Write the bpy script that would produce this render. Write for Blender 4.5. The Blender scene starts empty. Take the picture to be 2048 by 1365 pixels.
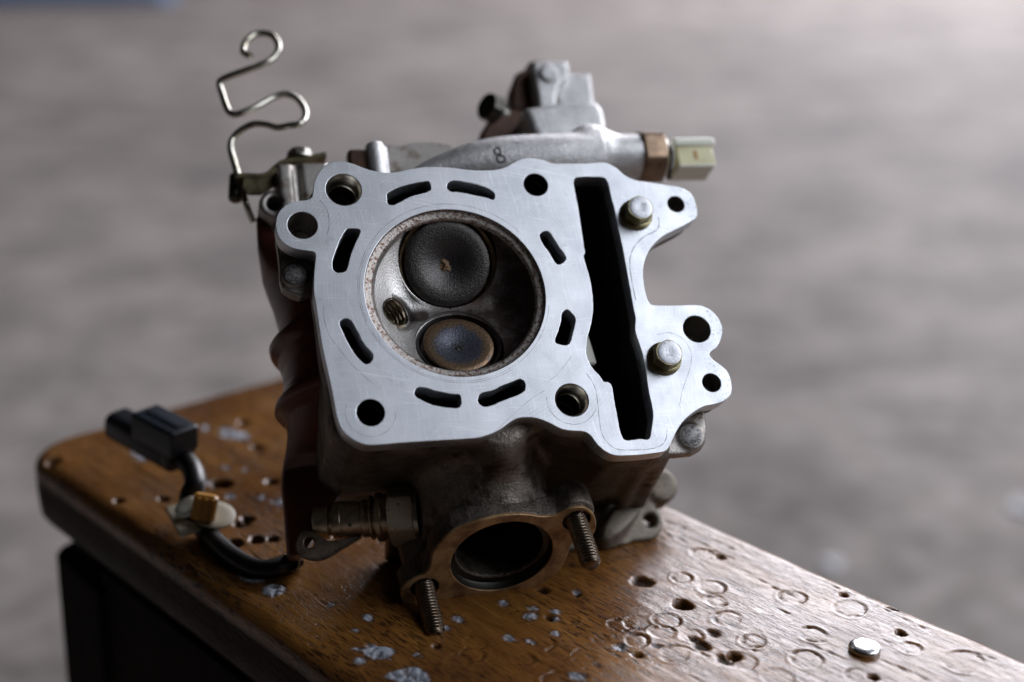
import bpy, math, random
import numpy as np
from mathutils import Vector, Matrix
rnd = random.Random(7)
SC = bpy.context.scene
COL = SC.collection

# ------------------------------------------------------------------ camera (units: metres; geometry below is worked out in mm)
F_PX, CXP, CYP = 2750.0, 1024.0, 682.5
PITCH = math.radians(19.3)
BENCH_Z = 420.0                      # bench top above the floor, mm
CAM_H = 228.0                        # camera above the bench top, mm
R_ = np.array([1.0, 0, 0]); F_ = np.array([0, math.cos(PITCH), -math.sin(PITCH)]); U_ = np.array([0, math.sin(PITCH), math.cos(PITCH)])
CAM = np.array([0, 0, BENCH_Z + CAM_H])
cd = bpy.data.cameras.new('camera'); cam = bpy.data.objects.new('camera', cd); COL.objects.link(cam)
cam.location = CAM * 0.001; cam.rotation_euler = (math.pi / 2 - PITCH, 0, 0)
cd.sensor_width = 36.0; cd.lens = F_PX / 2048 * 36; cd.clip_start = 0.02; cd.clip_end = 200
cd.dof.use_dof = True; cd.dof.focus_distance = 0.437; cd.dof.aperture_fstop = 3.9; cd.dof.aperture_blades = 9
SC.camera = cam

# ------------------------------------------------------------------ light
w = bpy.data.worlds.new('World'); SC.world = w; w.use_nodes = True
bg = w.node_tree.nodes['Background']; bg.inputs[0].default_value = (0.75, 0.66, 0.60, 1); bg.inputs[1].default_value = 0.009
def area(name, pos, target, sx, sy, power, color):
    l = bpy.data.lights.new(name, 'AREA'); l.shape = 'RECTANGLE'; l.size = sx; l.size_y = sy; l.energy = power; l.color = color
    o = bpy.data.objects.new(name, l); COL.objects.link(o); o.location = pos
    o.rotation_euler = (Vector(target) - Vector(pos)).to_track_quat('-Z', 'Y').to_euler()
    return o
area('doorway_light', (4.1, 7.6, 3.8), (0, 0.8, 0.2), 6.4, 5.0, 1080, (0.92, 0.92, 1.0))
area('roof_opening_light', (3.0, 0.1, 3.0), (0, 0.45, 0.45), 3.2, 3.2, 118, (0.86, 0.91, 1.0))
area('side_opening_light', (4.6, 0.1, 1.7), (0, 0.4, 0.45), 2.6, 2.4, 14, (0.93, 0.94, 1.0))
SC.view_settings.view_transform = 'Standard'; SC.view_settings.look = 'None'; SC.view_settings.exposure = 0; SC.view_settings.gamma = 1

# ------------------------------------------------------------------ frames: photo pixels (2048 wide) to points on real planes
def ray(x, y): return (x - CXP) / F_PX * R_ - (y - CYP) / F_PX * U_ + F_
def on_bench(x, y, z=0.0):
    r = ray(x, y); t = (BENCH_Z + z - CAM[2]) / r[2]; return CAM + r * t
_n = np.array([.215, .3884, -.896]); _n /= np.linalg.norm(_n)
N_ = _n[0] * R_ + _n[1] * U_ + _n[2] * F_                # outward normal of the machined face
O_ = CAM + ray(912.3, 582.4) * 437.3                      # centre of the combustion chamber
def _onf(x, y, d):
    r = ray(x, y); return CAM + r * (((O_ + N_ * d - CAM) @ N_) / (r @ N_))
_t = _onf(1071.2, 369.9, 0) - _onf(687.3, 379.6, 0); _t -= N_ * (_t @ N_); X_ = _t / np.linalg.norm(_t); Y_ = np.cross(N_, X_)
def loc(P): q = P - O_; return np.array([q @ X_, q @ Y_, q @ N_])
def L3(x, y, d): return loc(_onf(x, y, d))
def L2(x, y, d=0): return tuple(L3(x, y, d)[:2])
def atz(x, y, z): return loc(CAM + ray(x, y) * z)
CAM_L = loc(CAM)
def crop(pts, s, ox, oy): return [(ox + a / s, oy + b / s) for a, b in pts]
HEADM = Matrix(((X_[0], Y_[0], N_[0], O_[0] * .001), (X_[1], Y_[1], N_[1], O_[1] * .001), (X_[2], Y_[2], N_[2], O_[2] * .001), (0, 0, 0, 1)))

# ------------------------------------------------------------------ mesh helpers (mm in, metres out)
def tag(o, label=None, cat=None, group=None, kind=None):
    if label: o['label'] = label
    if cat: o['category'] = cat
    if group: o['group'] = group
    if kind: o['kind'] = kind
    return o
def empty(name, parent=None, matrix=None):
    o = bpy.data.objects.new(name, None); o.empty_display_size = .02; COL.objects.link(o)
    if parent: o.parent = parent
    if matrix is not None: o.matrix_world = matrix
    return o
def obj(name, verts, faces, mat, parent=None, smooth=35, label=None):
    me = bpy.data.meshes.new(name)
    v = (np.asarray(verts, dtype=np.float64).reshape(-1, 3) * .001)
    if isinstance(faces, np.ndarray):
        nf, k = faces.shape
        me.vertices.add(len(v)); me.vertices.foreach_set('co', v.astype(np.float32).ravel())
        me.loops.add(nf * k); me.loops.foreach_set('vertex_index', faces.astype(np.int32).ravel())
        me.polygons.add(nf); me.polygons.foreach_set('loop_start', np.arange(0, nf * k, k, dtype=np.int32))
        me.update(calc_edges=True)
    else:
        me.from_pydata([tuple(p) for p in v], [], [tuple(f) for f in faces]); me.update()
    me.validate()
    me.polygons.foreach_set('use_smooth', [smooth > 0] * len(me.polygons))
    if 0 < smooth < 180: me.set_sharp_from_angle(angle=math.radians(smooth))
    me.materials.append(mat)
    o = bpy.data.objects.new(name, me); COL.objects.link(o)
    if parent: o.parent = parent
    if label: o['label'] = label
    return o
class MB:
    def __init__(s): s.v = []; s.f = []
    def add(s, v, f):
        n = len(s.v); s.v += [tuple(p) for p in v]; s.f += [tuple(i + n for i in q) for q in f]; return s
    def build(s, name, mat, parent=None, smooth=35, label=None): return obj(name, s.v, s.f, mat, parent, smooth, label)
def frame(ax):
    ax = np.array(ax, float); ax /= np.linalg.norm(ax)
    h = np.array([0, 0, 1.0]) if abs(ax[2]) < .8 else np.array([0, 1.0, 0])
    a = np.cross(h, ax); a /= np.linalg.norm(a); return ax, a, np.cross(ax, a)
def lathe(base, axis, prof, seg=40, hexap=None, hexrot=0.0, caps=True, fr=None):
    """prof: (r, h) rows; hexap list: per-row apothem of a hexagon clipping the radius (or None)"""
    ax, a, b = fr or frame(axis); base = np.array(base, float); V = []; Fc = []
    for k, (r, h) in enumerate(prof):
        for i in range(seg):
            t = 2 * math.pi * i / seg; rr = r
            if hexap and hexap[k]:
                q = (t - hexrot) % (math.pi / 3) - math.pi / 6
                rr = min(r, hexap[k] / math.cos(q))
            V.append(base + ax * h + (a * math.cos(t) + b * math.sin(t)) * rr)
    m = len(prof)
    for k in range(m - 1):
        for i in range(seg):
            j = (i + 1) % seg; Fc.append((k * seg + i, k * seg + j, (k + 1) * seg + j, (k + 1) * seg + i))
    if caps:
        Fc.append(tuple(range(seg))[::-1]); Fc.append(tuple((m - 1) * seg + i for i in range(seg)))
    return V, Fc
def thread(base, axis, r, length, pitch=1.25, depth=.55, seg=28, inner=False, tip=True):
    ax, a, b = frame(axis); base = np.array(base, float); V = []; Fc = []
    rows = int(length / pitch * 7)
    for k in range(rows + 1):
        h = length * k / rows
        for i in range(seg):
            ph = (h / pitch - i / seg) % 1.0
            tri = 1 - abs(2 * ph - 1)                     # 0..1
            d = depth * min(1, tri * 1.5)
            rr = r + d if inner else r - d
            if tip and not inner: rr = min(rr, r - max(0, (h - (length - 1.6))) * .75)
            t = 2 * math.pi * i / seg
            V.append(base + ax * h + (a * math.cos(t) + b * math.sin(t)) * rr)
    for k in range(rows):
        for i in range(seg):
            j = (i + 1) % seg; Fc.append((k * seg + i, k * seg + j, (k + 1) * seg + j, (k + 1) * seg + i))
    Fc.append(tuple(rows * seg + i for i in range(seg)))
    if not inner: Fc.append(tuple(range(seg))[::-1])
    return V, Fc
def spline(pts, n=6):
    P = [np.array(p, float) for p in pts]; out = []
    for i in range(len(P) - 1):
        p0 = P[max(i - 1, 0)]; p1 = P[i]; p2 = P[i + 1]; p3 = P[min(i + 2, len(P) - 1)]
        for k in range(n):
            t = k / n
            out.append(.5 * ((2 * p1) + (-p0 + p2) * t + (2 * p0 - 5 * p1 + 4 * p2 - p3) * t * t + (-p0 + 3 * p1 - 3 * p2 + p3) * t ** 3))
    out.append(P[-1]); return out
def closed_spline(pts, n=4):
    P = [np.array(p, float) for p in pts]; m = len(P); out = []
    for i in range(m):
        p0, p1, p2, p3 = P[i - 1], P[i], P[(i + 1) % m], P[(i + 2) % m]
        for k in range(n):
            t = k / n
            out.append(.5 * ((2 * p1) + (-p0 + p2) * t + (2 * p0 - 5 * p1 + 4 * p2 - p3) * t * t + (-p0 + 3 * p1 - 3 * p2 + p3) * t ** 3))
    return out
def tube(path, r, seg=14, n=6, rfun=None, smoothpath=True):
    P = spline(path, n) if smoothpath else [np.array(p, float) for p in path]
    V = []; Fc = []; prev = None; m = len(P)
    for k, p in enumerate(P):
        d = P[min(k + 1, m - 1)] - P[max(k - 1, 0)]; d /= max(np.linalg.norm(d), 1e-9)
        if prev is None: _, a, b = frame(d)
        else:
            a = prev - d * (prev @ d); a /= np.linalg.norm(a); b = np.cross(d, a)
        prev = a; rr = rfun(k / (m - 1)) if rfun else r
        for i in range(seg):
            t = 2 * math.pi * i / seg; V.append(p + (a * math.cos(t) + b * math.sin(t)) * rr)
    for k in range(m - 1):
        for i in range(seg):
            j = (i + 1) % seg; Fc.append((k * seg + i, k * seg + j, (k + 1) * seg + j, (k + 1) * seg + i))
    Fc.append(tuple(range(seg))[::-1]); Fc.append(tuple((m - 1) * seg + i for i in range(seg)))
    return V, Fc
def box(c, hx, hy, hz, ax=(1, 0, 0), ay=(0, 1, 0), az=(0, 0, 1), bev=0.0):
    c = np.array(c, float); ax, ay, az = (np.array(q, float) / np.linalg.norm(q) for q in (ax, ay, az)); V = []
    if bev <= 0:
        for sx in (-1, 1):
            for sy in (-1, 1):
                for sz in (-1, 1): V.append(c + ax * hx * sx + ay * hy * sy + az * hz * sz)
        return V, [(0, 1, 3, 2), (4, 6, 7, 5), (0, 4, 5, 1), (2, 3, 7, 6), (0, 2, 6, 4), (1, 5, 7, 3)]
    # bevelled box: octagonal section along az with tapered ends
    def sec(ix, iy, z):
        b = bev
        return [c + ax * x + ay * y + az * z for x, y in ((ix, iy - b), (ix - b, iy), (-ix + b, iy), (-ix, iy - b), (-ix, -iy + b), (-ix + b, -iy), (ix - b, -iy), (ix, -iy + b))]
    V = sec(hx - bev, hy - bev, -hz) + sec(hx, hy, -hz + bev) + sec(hx, hy, hz - bev) + sec(hx - bev, hy - bev, hz); Fc = []
    for k in range(3):
        for i in range(8):
            j = (i + 1) % 8; Fc.append((k * 8 + i, k * 8 + j, (k + 1) * 8 + j, (k + 1) * 8 + i))
    Fc.append(tuple(range(8))[::-1]); Fc.append(tuple(24 + i for i in range(8))); return V, Fc
def plate(name, loops, w0, w1, mat, parent, bev=.25, to3=None, smooth=30, label=None):
    """extruded outline with holes: loops are (u,v) lists in mm, faces at w0 (front) and w1"""
    cu = bpy.data.curves.new('c', 'CURVE'); cu.dimensions = '2D'; cu.fill_mode = 'BOTH'
    for lp in loops:
        s = cu.splines.new('POLY'); s.points.add(len(lp) - 1); s.use_cyclic_u = True
        for q, (a, b) in zip(s.points, lp): q.co = (a, b, 0, 1)
    cu.extrude = abs(w0 - w1) / 2 - bev; cu.bevel_depth = bev; cu.bevel_resolution = 1; cu.offset = -bev
    o = bpy.data.objects.new('c', cu); COL.objects.link(o)
    me = bpy.data.meshes.new_from_object(o.evaluated_get(bpy.context.evaluated_depsgraph_get()))
    v = np.empty(len(me.vertices) * 3); me.vertices.foreach_get('co', v); v = v.reshape(-1, 3); v[:, 2] += (w0 + w1) / 2
    fs = [tuple(p.vertices) for p in me.polygons]
    bpy.data.objects.remove(o); bpy.data.curves.remove(cu); bpy.data.meshes.remove(me)
    if to3 is not None: v = np.array([to3(q) for q in v])
    return obj(name, v, fs, mat, parent, smooth, label)
def circ(c, r, n=48): return [(c[0] + r * math.cos(2 * math.pi * i / n), c[1] + r * math.sin(2 * math.pi * i / n)) for i in range(n)]

# ------------------------------------------------------------------ castings as blended solids (signed distance + surface nets)
def poly_sdf(P, U, V):
    P = np.array(P, np.float32); d = np.full(U.shape, 1e9, np.float32); s = np.ones(U.shape, np.float32); j = len(P) - 1
    for i in range(len(P)):
        e = P[j] - P[i]; wx = U - P[i][0]; wy = V - P[i][1]
        t = np.clip((wx * e[0] + wy * e[1]) / max(float(e @ e), 1e-9), 0, 1)
        d = np.minimum(d, (wx - e[0] * t) ** 2 + (wy - e[1] * t) ** 2)
        c1 = V >= P[i][1]; c2 = V < P[j][1]; c3 = e[0] * wy > e[1] * wx
        s = np.where((c1 & c2 & c3) | (~c1 & ~c2 & ~c3), -s, s); j = i
    return s * np.sqrt(d)
def ext(d2, W, w0, w1, rd=0.0):
    dz = np.abs(W - (w0 + w1) / 2) - (abs(w0 - w1) / 2) + rd; d2 = d2 + rd
    return np.minimum(np.maximum(d2, dz), 0) + np.sqrt(np.maximum(d2, 0) ** 2 + np.maximum(dz, 0) ** 2) - rd
def capsule(U, V, W, a, b, r1, r2=None):
    a = np.array(a, float); b = np.array(b, float); r2 = r1 if r2 is None else r2; e = b - a
    x, y, z = U - a[0], V - a[1], W - a[2]; t = np.clip((x * e[0] + y * e[1] + z * e[2]) / (e @ e), 0, 1)
    return np.sqrt((x - e[0] * t) ** 2 + (y - e[1] * t) ** 2 + (z - e[2] * t) ** 2) - (r1 + (r2 - r1) * t)
def cyl(U, V, W, a, b, r, rd=.5):
    a = np.array(a, float); b = np.array(b, float); ln = np.linalg.norm(b - a); e = (b - a) / ln; c = (a + b) / 2
    x, y, z = U - c[0], V - c[1], W - c[2]; h = x * e[0] + y * e[1] + z * e[2]
    q = np.sqrt(np.maximum(x * x + y * y + z * z - h * h, 0)) - r + rd; k = np.abs(h) - ln / 2 + rd
    return np.minimum(np.maximum(q, k), 0) + np.sqrt(np.maximum(q, 0) ** 2 + np.maximum(k, 0) ** 2) - rd
def ellip(U, V, W, c, r):
    x, y, z = (U - c[0]) / r[0], (V - c[1]) / r[1], (W - c[2]) / r[2]; return (np.sqrt(x * x + y * y + z * z) - 1) * min(r)
def smin(a, b, k):
    h = np.clip(.5 + .5 * (b - a) / k, 0, 1); return b + (a - b) * h - k * h * (1 - h)
def smax(a, b, k): return -smin(-a, -b, k)
def bench_clip(U, V, W, gap=.3):   # height above the bench top of a point given in the head's frame
    return -((O_[2] + U * X_[2] + V * Y_[2] + W * N_[2]) - BENCH_Z - gap)
def surface_net(fun, lo, hi, h):
    n = [int((hi[i] - lo[i]) / h) + 1 for i in range(3)]
    g = [lo[i] + h * np.arange(n[i], dtype=np.float32) for i in range(3)]
    U, V, W = g[0][:, None, None], g[1][None, :, None], g[2][None, None, :]
    D = np.broadcast_to(fun(U, V, W), n).astype(np.float32)
    D = D.copy(); D[0] = D[-1] = 5; D[:, 0] = D[:, -1] = 5; D[:, :, 0] = D[:, :, -1] = 5
    S = D < 0; c = [m - 1 for m in n]
    def sl(a, i, j, k): return a[i:i + c[0], j:j + c[1], k:k + c[2]]
    cnt = sum(sl(S, i, j, k).astype(np.int8) for i in (0, 1) for j in (0, 1) for k in (0, 1))
    act = (cnt > 0) & (cnt < 8); I = np.argwhere(act); idx = np.full(c, -1, np.int64); idx[act] = np.arange(len(I))
    acc = np.zeros((len(I), 3), np.float64); m = np.zeros(len(I))
    cor = [(i, j, k) for i in (0, 1) for j in (0, 1) for k in (0, 1)]
    for a in cor:
        for ax in range(3):
            if a[ax]: continue
            b = list(a); b[ax] = 1
            da = D[I[:, 0] + a[0], I[:, 1] + a[1], I[:, 2] + a[2]]; db = D[I[:, 0] + b[0], I[:, 1] + b[1], I[:, 2] + b[2]]
            x = (da < 0) != (db < 0); t = np.where(x, da / np.where(x, da - db, 1), 0)
            p = np.tile(np.array(a, float), (len(I), 1)); p[:, ax] = t
            acc[x] += p[x]; m[x] += 1
    Vt = (I + acc / m[:, None]) * h + np.array(lo)
    quads = []
    for ax in range(3):
        b1, b2 = (ax + 1) % 3, (ax + 2) % 3
        A = [slice(1, c[q]) for q in range(3)]; A[ax] = slice(0, c[ax]); B = [slice(1, c[q]) for q in range(3)]; B[ax] = slice(1, c[ax] + 1)
        s0 = S[tuple(A)]; s1 = S[tuple(B)]
        for sel, flip in ((s0 & ~s1, False), (~s0 & s1, True)):
            E = np.argwhere(sel)
            if not len(E): continue
            for q in (b1, b2): E[:, q] += 1
            def at(d1, d2):
                K = E.copy(); K[:, b1] -= d1; K[:, b2] -= d2; return idx[K[:, 0], K[:, 1], K[:, 2]]
            q4 = [at(1, 1), at(0, 1), at(0, 0), at(1, 0)]
            if flip: q4 = q4[::-1]
            quads.append(np.stack(q4, 1))
    Q = np.concatenate(quads); return Vt, Q[(Q >= 0).all(1)]
def hit(fun, px, py, z0=380, z1=560):
    """first point of a solid met along the line of sight to a photo pixel, in the head's frame"""
    z = z0
    while z < z1:
        p = atz(px, py, z)
        if float(np.asarray(fun(np.float32(p[0]), np.float32(p[1]), np.float32(p[2])))) < 0.02:
            return p
        z += .15
    return None
def nrm(fun, p, e=.4):
    g = [float(fun(*(np.float32(p[q] + (e if q == i else 0)) for q in range(3)))) - float(fun(*(np.float32(p[q] - (e if q == i else 0)) for q in range(3)))) for i in range(3)]
    g = np.array(g); return g / np.linalg.norm(g)

# ------------------------------------------------------------------ materials
class NT:
    def __init__(s, name, **kw):
        s.m = bpy.data.materials.new(name); s.m.use_nodes = True; s.t = s.m.node_tree; s.b = s.t.nodes['Principled BSDF']
        s.tc = s.t.nodes.new('ShaderNodeTexCoord').outputs['Object']
        for k, v in kw.items(): s.set(k.replace('_', ' '), v)
    def set(s, k, v):
        if isinstance(v, bpy.types.NodeSocket): s.t.links.new(v, s.b.inputs[k])
        else: s.b.inputs[k].default_value = (*v, 1) if isinstance(v, tuple) and len(v) == 3 else v
    def mapping(s, scale=(1, 1, 1), rot=(0, 0, 0), locn=(0, 0, 0)):
        r = s.t.nodes.new('ShaderNodeMapping'); s.t.links.new(s.tc, r.inputs[0])
        q = s.t.nodes.new('ShaderNodeMapping'); s.t.links.new(r.outputs[0], q.inputs[0])
        r.inputs['Rotation'].default_value = rot; r.inputs['Location'].default_value = locn; q.inputs['Scale'].default_value = scale
        return q.outputs[0]
    def noise(s, scale, detail=3, rough=.5, vec=None, dist=0.0):
        n = s.t.nodes.new('ShaderNodeTexNoise'); n.inputs['Scale'].default_value = scale; n.inputs['Detail'].default_value = detail
        n.inputs['Roughness'].default_value = rough; n.inputs['Distortion'].default_value = dist
        s.t.links.new(vec if vec is not None else s.tc, n.inputs['Vector']); return n.outputs['Fac']
    def ramp(s, fac, stops):
        r = s.t.nodes.new('ShaderNodeValToRGB'); s.t.links.new(fac, r.inputs[0]); e = r.color_ramp.elements
        for i, (p, c) in enumerate(stops):
            el = e[i] if i < 2 else e.new(p)
            el.position = p; el.color = (c, c, c, 1) if isinstance(c, (int, float)) else (*c, 1)
        return r.outputs[0]
    def mix(s, fac, a, b, mode='MIX'):
        n = s.t.nodes.new('ShaderNodeMix'); n.data_type = 'RGBA'; n.blend_type = mode
        for sock, v in ((n.inputs['Factor'], fac), (n.inputs['A'], a), (n.inputs['B'], b)):
            if sock.name in 'AB' or sock.name == 'Factor':
                pass
        def put(i, v):
            if isinstance(v, bpy.types.NodeSocket): s.t.links.new(v, n.inputs[i])
            elif isinstance(v, tuple): n.inputs[i].default_value = (*v, 1)
            else: n.inputs[i].default_value = v if i == 0 else (v, v, v, 1)
        put(0, fac); put(6, a); put(7, b); return n.outputs[2]
    def math(s, op, a, b=None, c=None, clamp=False):
        n = s.t.nodes.new('ShaderNodeMath'); n.operation = op; n.use_clamp = clamp
        for i, v in enumerate((a, b, c)):
            if v is None: continue
            if isinstance(v, bpy.types.NodeSocket): s.t.links.new(v, n.inputs[i])
            else: n.inputs[i].default_value = v
        return n.outputs[0]
    def sep(s):
        n = s.t.nodes.new('ShaderNodeSeparateXYZ'); s.t.links.new(s.tc, n.inputs[0]); return n.outputs
    def attr(s, name):
        n = s.t.nodes.new('ShaderNodeAttribute'); n.attribute_name = name; return n.outputs['Fac']
    def bump(s, h, strength=.3, dist=.0003, prev=None):
        n = s.t.nodes.new('ShaderNodeBump'); n.inputs['Strength'].default_value = strength; n.inputs['Distance'].default_value = dist
        s.t.links.new(h, n.inputs['Height'])
        if prev is not None: s.t.links.new(prev, n.inputs['Normal'])
        s.t.links.new(n.outputs[0], s.b.inputs['Normal']); return n.outputs[0]

def m_deck():
    n = NT('machined_aluminium', Metallic=1.0)
    x, y, z = n.sep()
    big = n.noise(45, 4, .6)
    base = n.ramp(big, [(.3, (.60, .62, .66)), (.55, (.70, .715, .75)), (.75, (.76, .775, .81))])
    scr = None
    for ang, sx, sy, th, locn in ((.25, 25, 2600, .66, 0), (1.35, 35, 3000, .67, .3), (1.75, 30, 2400, .68, .7), (2.5, 40, 3200, .70, 1.1), (1.5, 90, 5200, .62, 2.2), (.05, 90, 5200, .64, 3.1)):
        v = n.mapping((sx, sy, 1), (0, 0, ang), (locn, locn, 0))
        q = n.ramp(n.noise(1, 2, .5, v, .0), [(th, 0.0), (th + .05, 1.0)])
        scr = q if scr is None else n.mix(1.0, scr, q, 'ADD')
    base = n.mix(n.math('MULTIPLY', scr, .75), base, (.93, .95, .98))
    # circular machining arcs around the bore, faint
    r = n.math('SQRT', n.math('ADD', n.math('MULTIPLY', x, x), n.math('MULTIPLY', y, y)))
    arc = n.math('SINE', n.math('MULTIPLY', r, 5200.0)); arcm = n.ramp(n.noise(60, 3), [(.5, 0.0), (.7, 1.0)])
    base = n.mix(n.math('MULTIPLY', n.math('MULTIPLY_ADD', arc, .5, .5), n.math('MULTIPLY', arcm, .22)), base, (.36, .37, .40))
    dark = n.ramp(n.noise(220, 5, .65), [(.60, 0.0), (.72, 1.0)]); base = n.mix(n.math('MULTIPLY', dark, .25), base, (.28, .29, .32))
    # oily grey-green stain near the outer right lug and near top right (dirt that belongs to the face)
    st = n.math('MULTIPLY', n.ramp(n.noise(900, 3, .7), [(.58, 0.0), (.66, 1.0)]), n.ramp(x, [(.078, 0.0), (.084, 1.0)]))
    base = n.mix(n.math('MULTIPLY', st, .85), base, (.05, .09, .10))
    n.set('Base Color', base)
    n.set('Roughness', n.ramp(n.noise(120, 4, .6), [(.3, .38), (.7, .50)]))
    hgt = n.mix(.35, n.noise(1, 2, .5, n.mapping((150, 6000, 1), (0, 0, 1.45))), n.noise(1, 2, .5, n.mapping((200, 5000, 1), (0, 0, .2))))
    n.bump(hgt, .24, .00007)
    return n.m
def m_cast(name, c0, c1, metallic=.9, r0=.42, r1=.6, grain=1500, gs=.5, stain=None, gd=.00022):
    n = NT(name, Metallic=metallic)
    base = n.ramp(n.noise(55, 5, .6), [(.35, c0), (.65, c1)])
    if stain: base = n.mix(n.ramp(n.noise(120, 5, .65), [(.52, 0.0), (.66, .85)]), base, stain)
    sp = n.ramp(n.noise(grain * 1.3, 2, .6), [(.35, .8), (.6, 1.08)]); base = n.mix(1.0, base, sp, 'MULTIPLY')
    n.set('Base Color', base); n.set('Roughness', n.ramp(n.noise(200, 3), [(.35, r0), (.65, r1)]))
    n.bump(n.noise(grain, 3, .6), gs, gd); return n.m
def m_simple(name, col, metallic=0.0, rough=.5, bump=0, bscale=900, var=.0, vcol=None, vs=200, vr=(.45, .62), bd=.0002):
    n = NT(name, Metallic=metallic, Roughness=rough)
    n.set('Base Color', n.mix(n.ramp(n.noise(vs, 4, .6), [(vr[0], 0.0), (vr[1], var)]), col, vcol or col))
    if bump: n.bump(n.noise(bscale, 3, .6), bump, bd)
    return n.m
M = {}
M['deck'] = m_deck()
M['bright_cast'] = m_cast('bright_cast_aluminium', (.50, .49, .49), (.68, .67, .67), .85, .44, .6, 1050, .95, None, .0003)
M['mid_cast'] = m_cast('weathered_cast_aluminium', (.30, .28, .26), (.42, .39, .36), .9, .4, .55, 1400, .5, (.16, .12, .09))
M['dark_cast'] = m_cast('oil_stained_cast_aluminium', (.105, .086, .070), (.215, .185, .16), .75, .40, .62, 1000, 1.0, (.035, .025, .018), .0003)
M['red_paint'] = m_simple('dark_red_oxide_paint', (.11, .026, .019), .1, .30, .35, 700, .7, (.04, .016, .012), 90)
M['brown'] = m_simple('brown_varnished_aluminium', (.055, .026, .015), .4, .45, .4, 900, .8, (.10, .045, .022), 100)
M['black_in'] = m_simple('oily_black_cavity', (.012, .010, .009), .2, .6)  # oil black, with the shade of deep recesses painted in
M['zinc'] = m_simple('zinc_plated_steel', (.56, .54, .50), 1.0, .30, .25, 900, .6, (.40, .34, .24), 300)
M['zinc_top'] = m_simple('dull_zinc_bolt_top', (.62, .63, .66), 1.0, .5, .5, 1800, .7, (.30, .30, .31), 900, (.55, .66))
M['yellow_zinc'] = m_simple('yellow_passivated_steel', (.34, .30, .17), 1.0, .38, .3, 900, .8, (.13, .10, .06), 200)
M['dark_steel'] = m_simple('dark_steel', (.10, .095, .085), 1.0, .42, .2, 1200)
M['stud'] = m_simple('oiled_stud_steel', (.20, .165, .13), 1.0, .30, .2, 1500, .8, (.12, .08, .05), 400)
M['barrel'] = m_simple('tarnished_nickel_sleeve', (.52, .43, .31), .85, .34, .3, 900, .8, (.25, .16, .09), 240)
M['hex_nickel'] = m_simple('speckled_nickel_hex', (.62, .52, .38), .4, .4, .2, 900, .9, (.16, .07, .03), 900, (.62, .68))
M['bronze'] = m_simple('brown_bronze_hex', (.26, .18, .12), .8, .42, .3, 800, .7, (.14, .09, .06), 240)
M['ivory'] = m_simple('yellowed_ivory_plastic', (.86, .82, .50), 0, .4, .1, 600, .5, (.55, .46, .20), 120)
M['ivory_cap'] = m_simple('pale_ivory_plastic', (.86, .86, .74), 0, .45)
M['amber'] = m_simple('amber_plastic', (.52, .24, .03), 0, .35)
M['black_plastic'] = m_simple('black_plastic', (.012, .014, .018), 0, .42, .2, 600)
M['blue_black'] = m_simple('blue_black_plastic', (.016, .022, .034), 0, .38, .2, 600)
M['rubber'] = m_simple('black_rubber_sleeve', (.014, .013, .013), 0, .38, .3, 500)
M['flange'] = m_simple('brown_stained_flange_face', (.46, .29, .14), .35, .42, .35, 700, .85, (.17, .085, .038), 150, (.42, .62))
M['soot_ring'] = m_simple('sooty_seat', (.035, .030, .028), .4, .38, .4, 900, .6, (.012, .010, .010), 200)
M['seat_brown'] = m_simple('brown_varnished_seat', (.17, .115, .065), .8, .32, .3, 900, .8, (.04, .028, .02), 300)
M['rust'] = m_simple('rust_pitted_ledge', (.42, .38, .35), .85, .45, .7, 1300, .9, (.14, .075, .05), 900, (.50, .60), .0003)
M['crust'] = m_simple('brown_carbon_crust', (.24, .135, .06), 0, .55, 1.0, 900, .8, (.07, .04, .02), 700, (.45, .6), .0006)
M['floor_scrap'] = m_simple('pale_scrap', (.50, .50, .52), 0, .8)
M['blue'] = m_simple('blue_sheet', (.12, .24, .48), 0, .7)
M['gasket'] = m_simple('gasket_line', (.16, .165, .19), .9, .5)
def m_chamber():
    n = NT('combustion_chamber_wall', Metallic=.92)
    x, y, z = n.sep()
    nz = n.noise(140, 4, .6)
    u = n.math('ADD', x, n.math('MULTIPLY', n.math('SUBTRACT', nz, .5), .012))
    soot = n.ramp(n.math('MULTIPLY_ADD', u, 20.0, .5), [(.27, 0.0), (.40, .75), (.62, 1.0)])     # left side was wiped clean, right side stays sooty
    dx = n.math('SUBTRACT', x, -.0115); dy = n.math('MULTIPLY', n.math('SUBTRACT', y, -.0035), 1.6)
    dd = n.math('ADD', n.math('SQRT', n.math('ADD', n.math('MULTIPLY', dx, dx), n.math('MULTIPLY', dy, dy))), n.math('MULTIPLY', n.math('SUBTRACT', nz, .5), .006))
    soot = n.mix(1.0, soot, n.ramp(n.math('MULTIPLY', dd, 100.0), [(.30, .95), (.62, 0.0)]), 'LIGHTEN')       # soot blown out of the plug hole
    clean = n.ramp(n.noise(70, 4), [(.35, (.46, .44, .42)), (.65, (.56, .54, .52))])
    dirty = n.ramp(n.noise(260, 5, .7), [(.45, (.050, .036, .030)), (.72, (.12, .11, .105))])
    n.set('Base Color', n.mix(soot, clean, dirty)); n.set('Roughness', n.ramp(soot, [(0, .36), (1, .50)]))
    n.bump(n.noise(1400, 4, .65), .5, .0002); return n.m
M['chamber'] = m_chamber()
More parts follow.
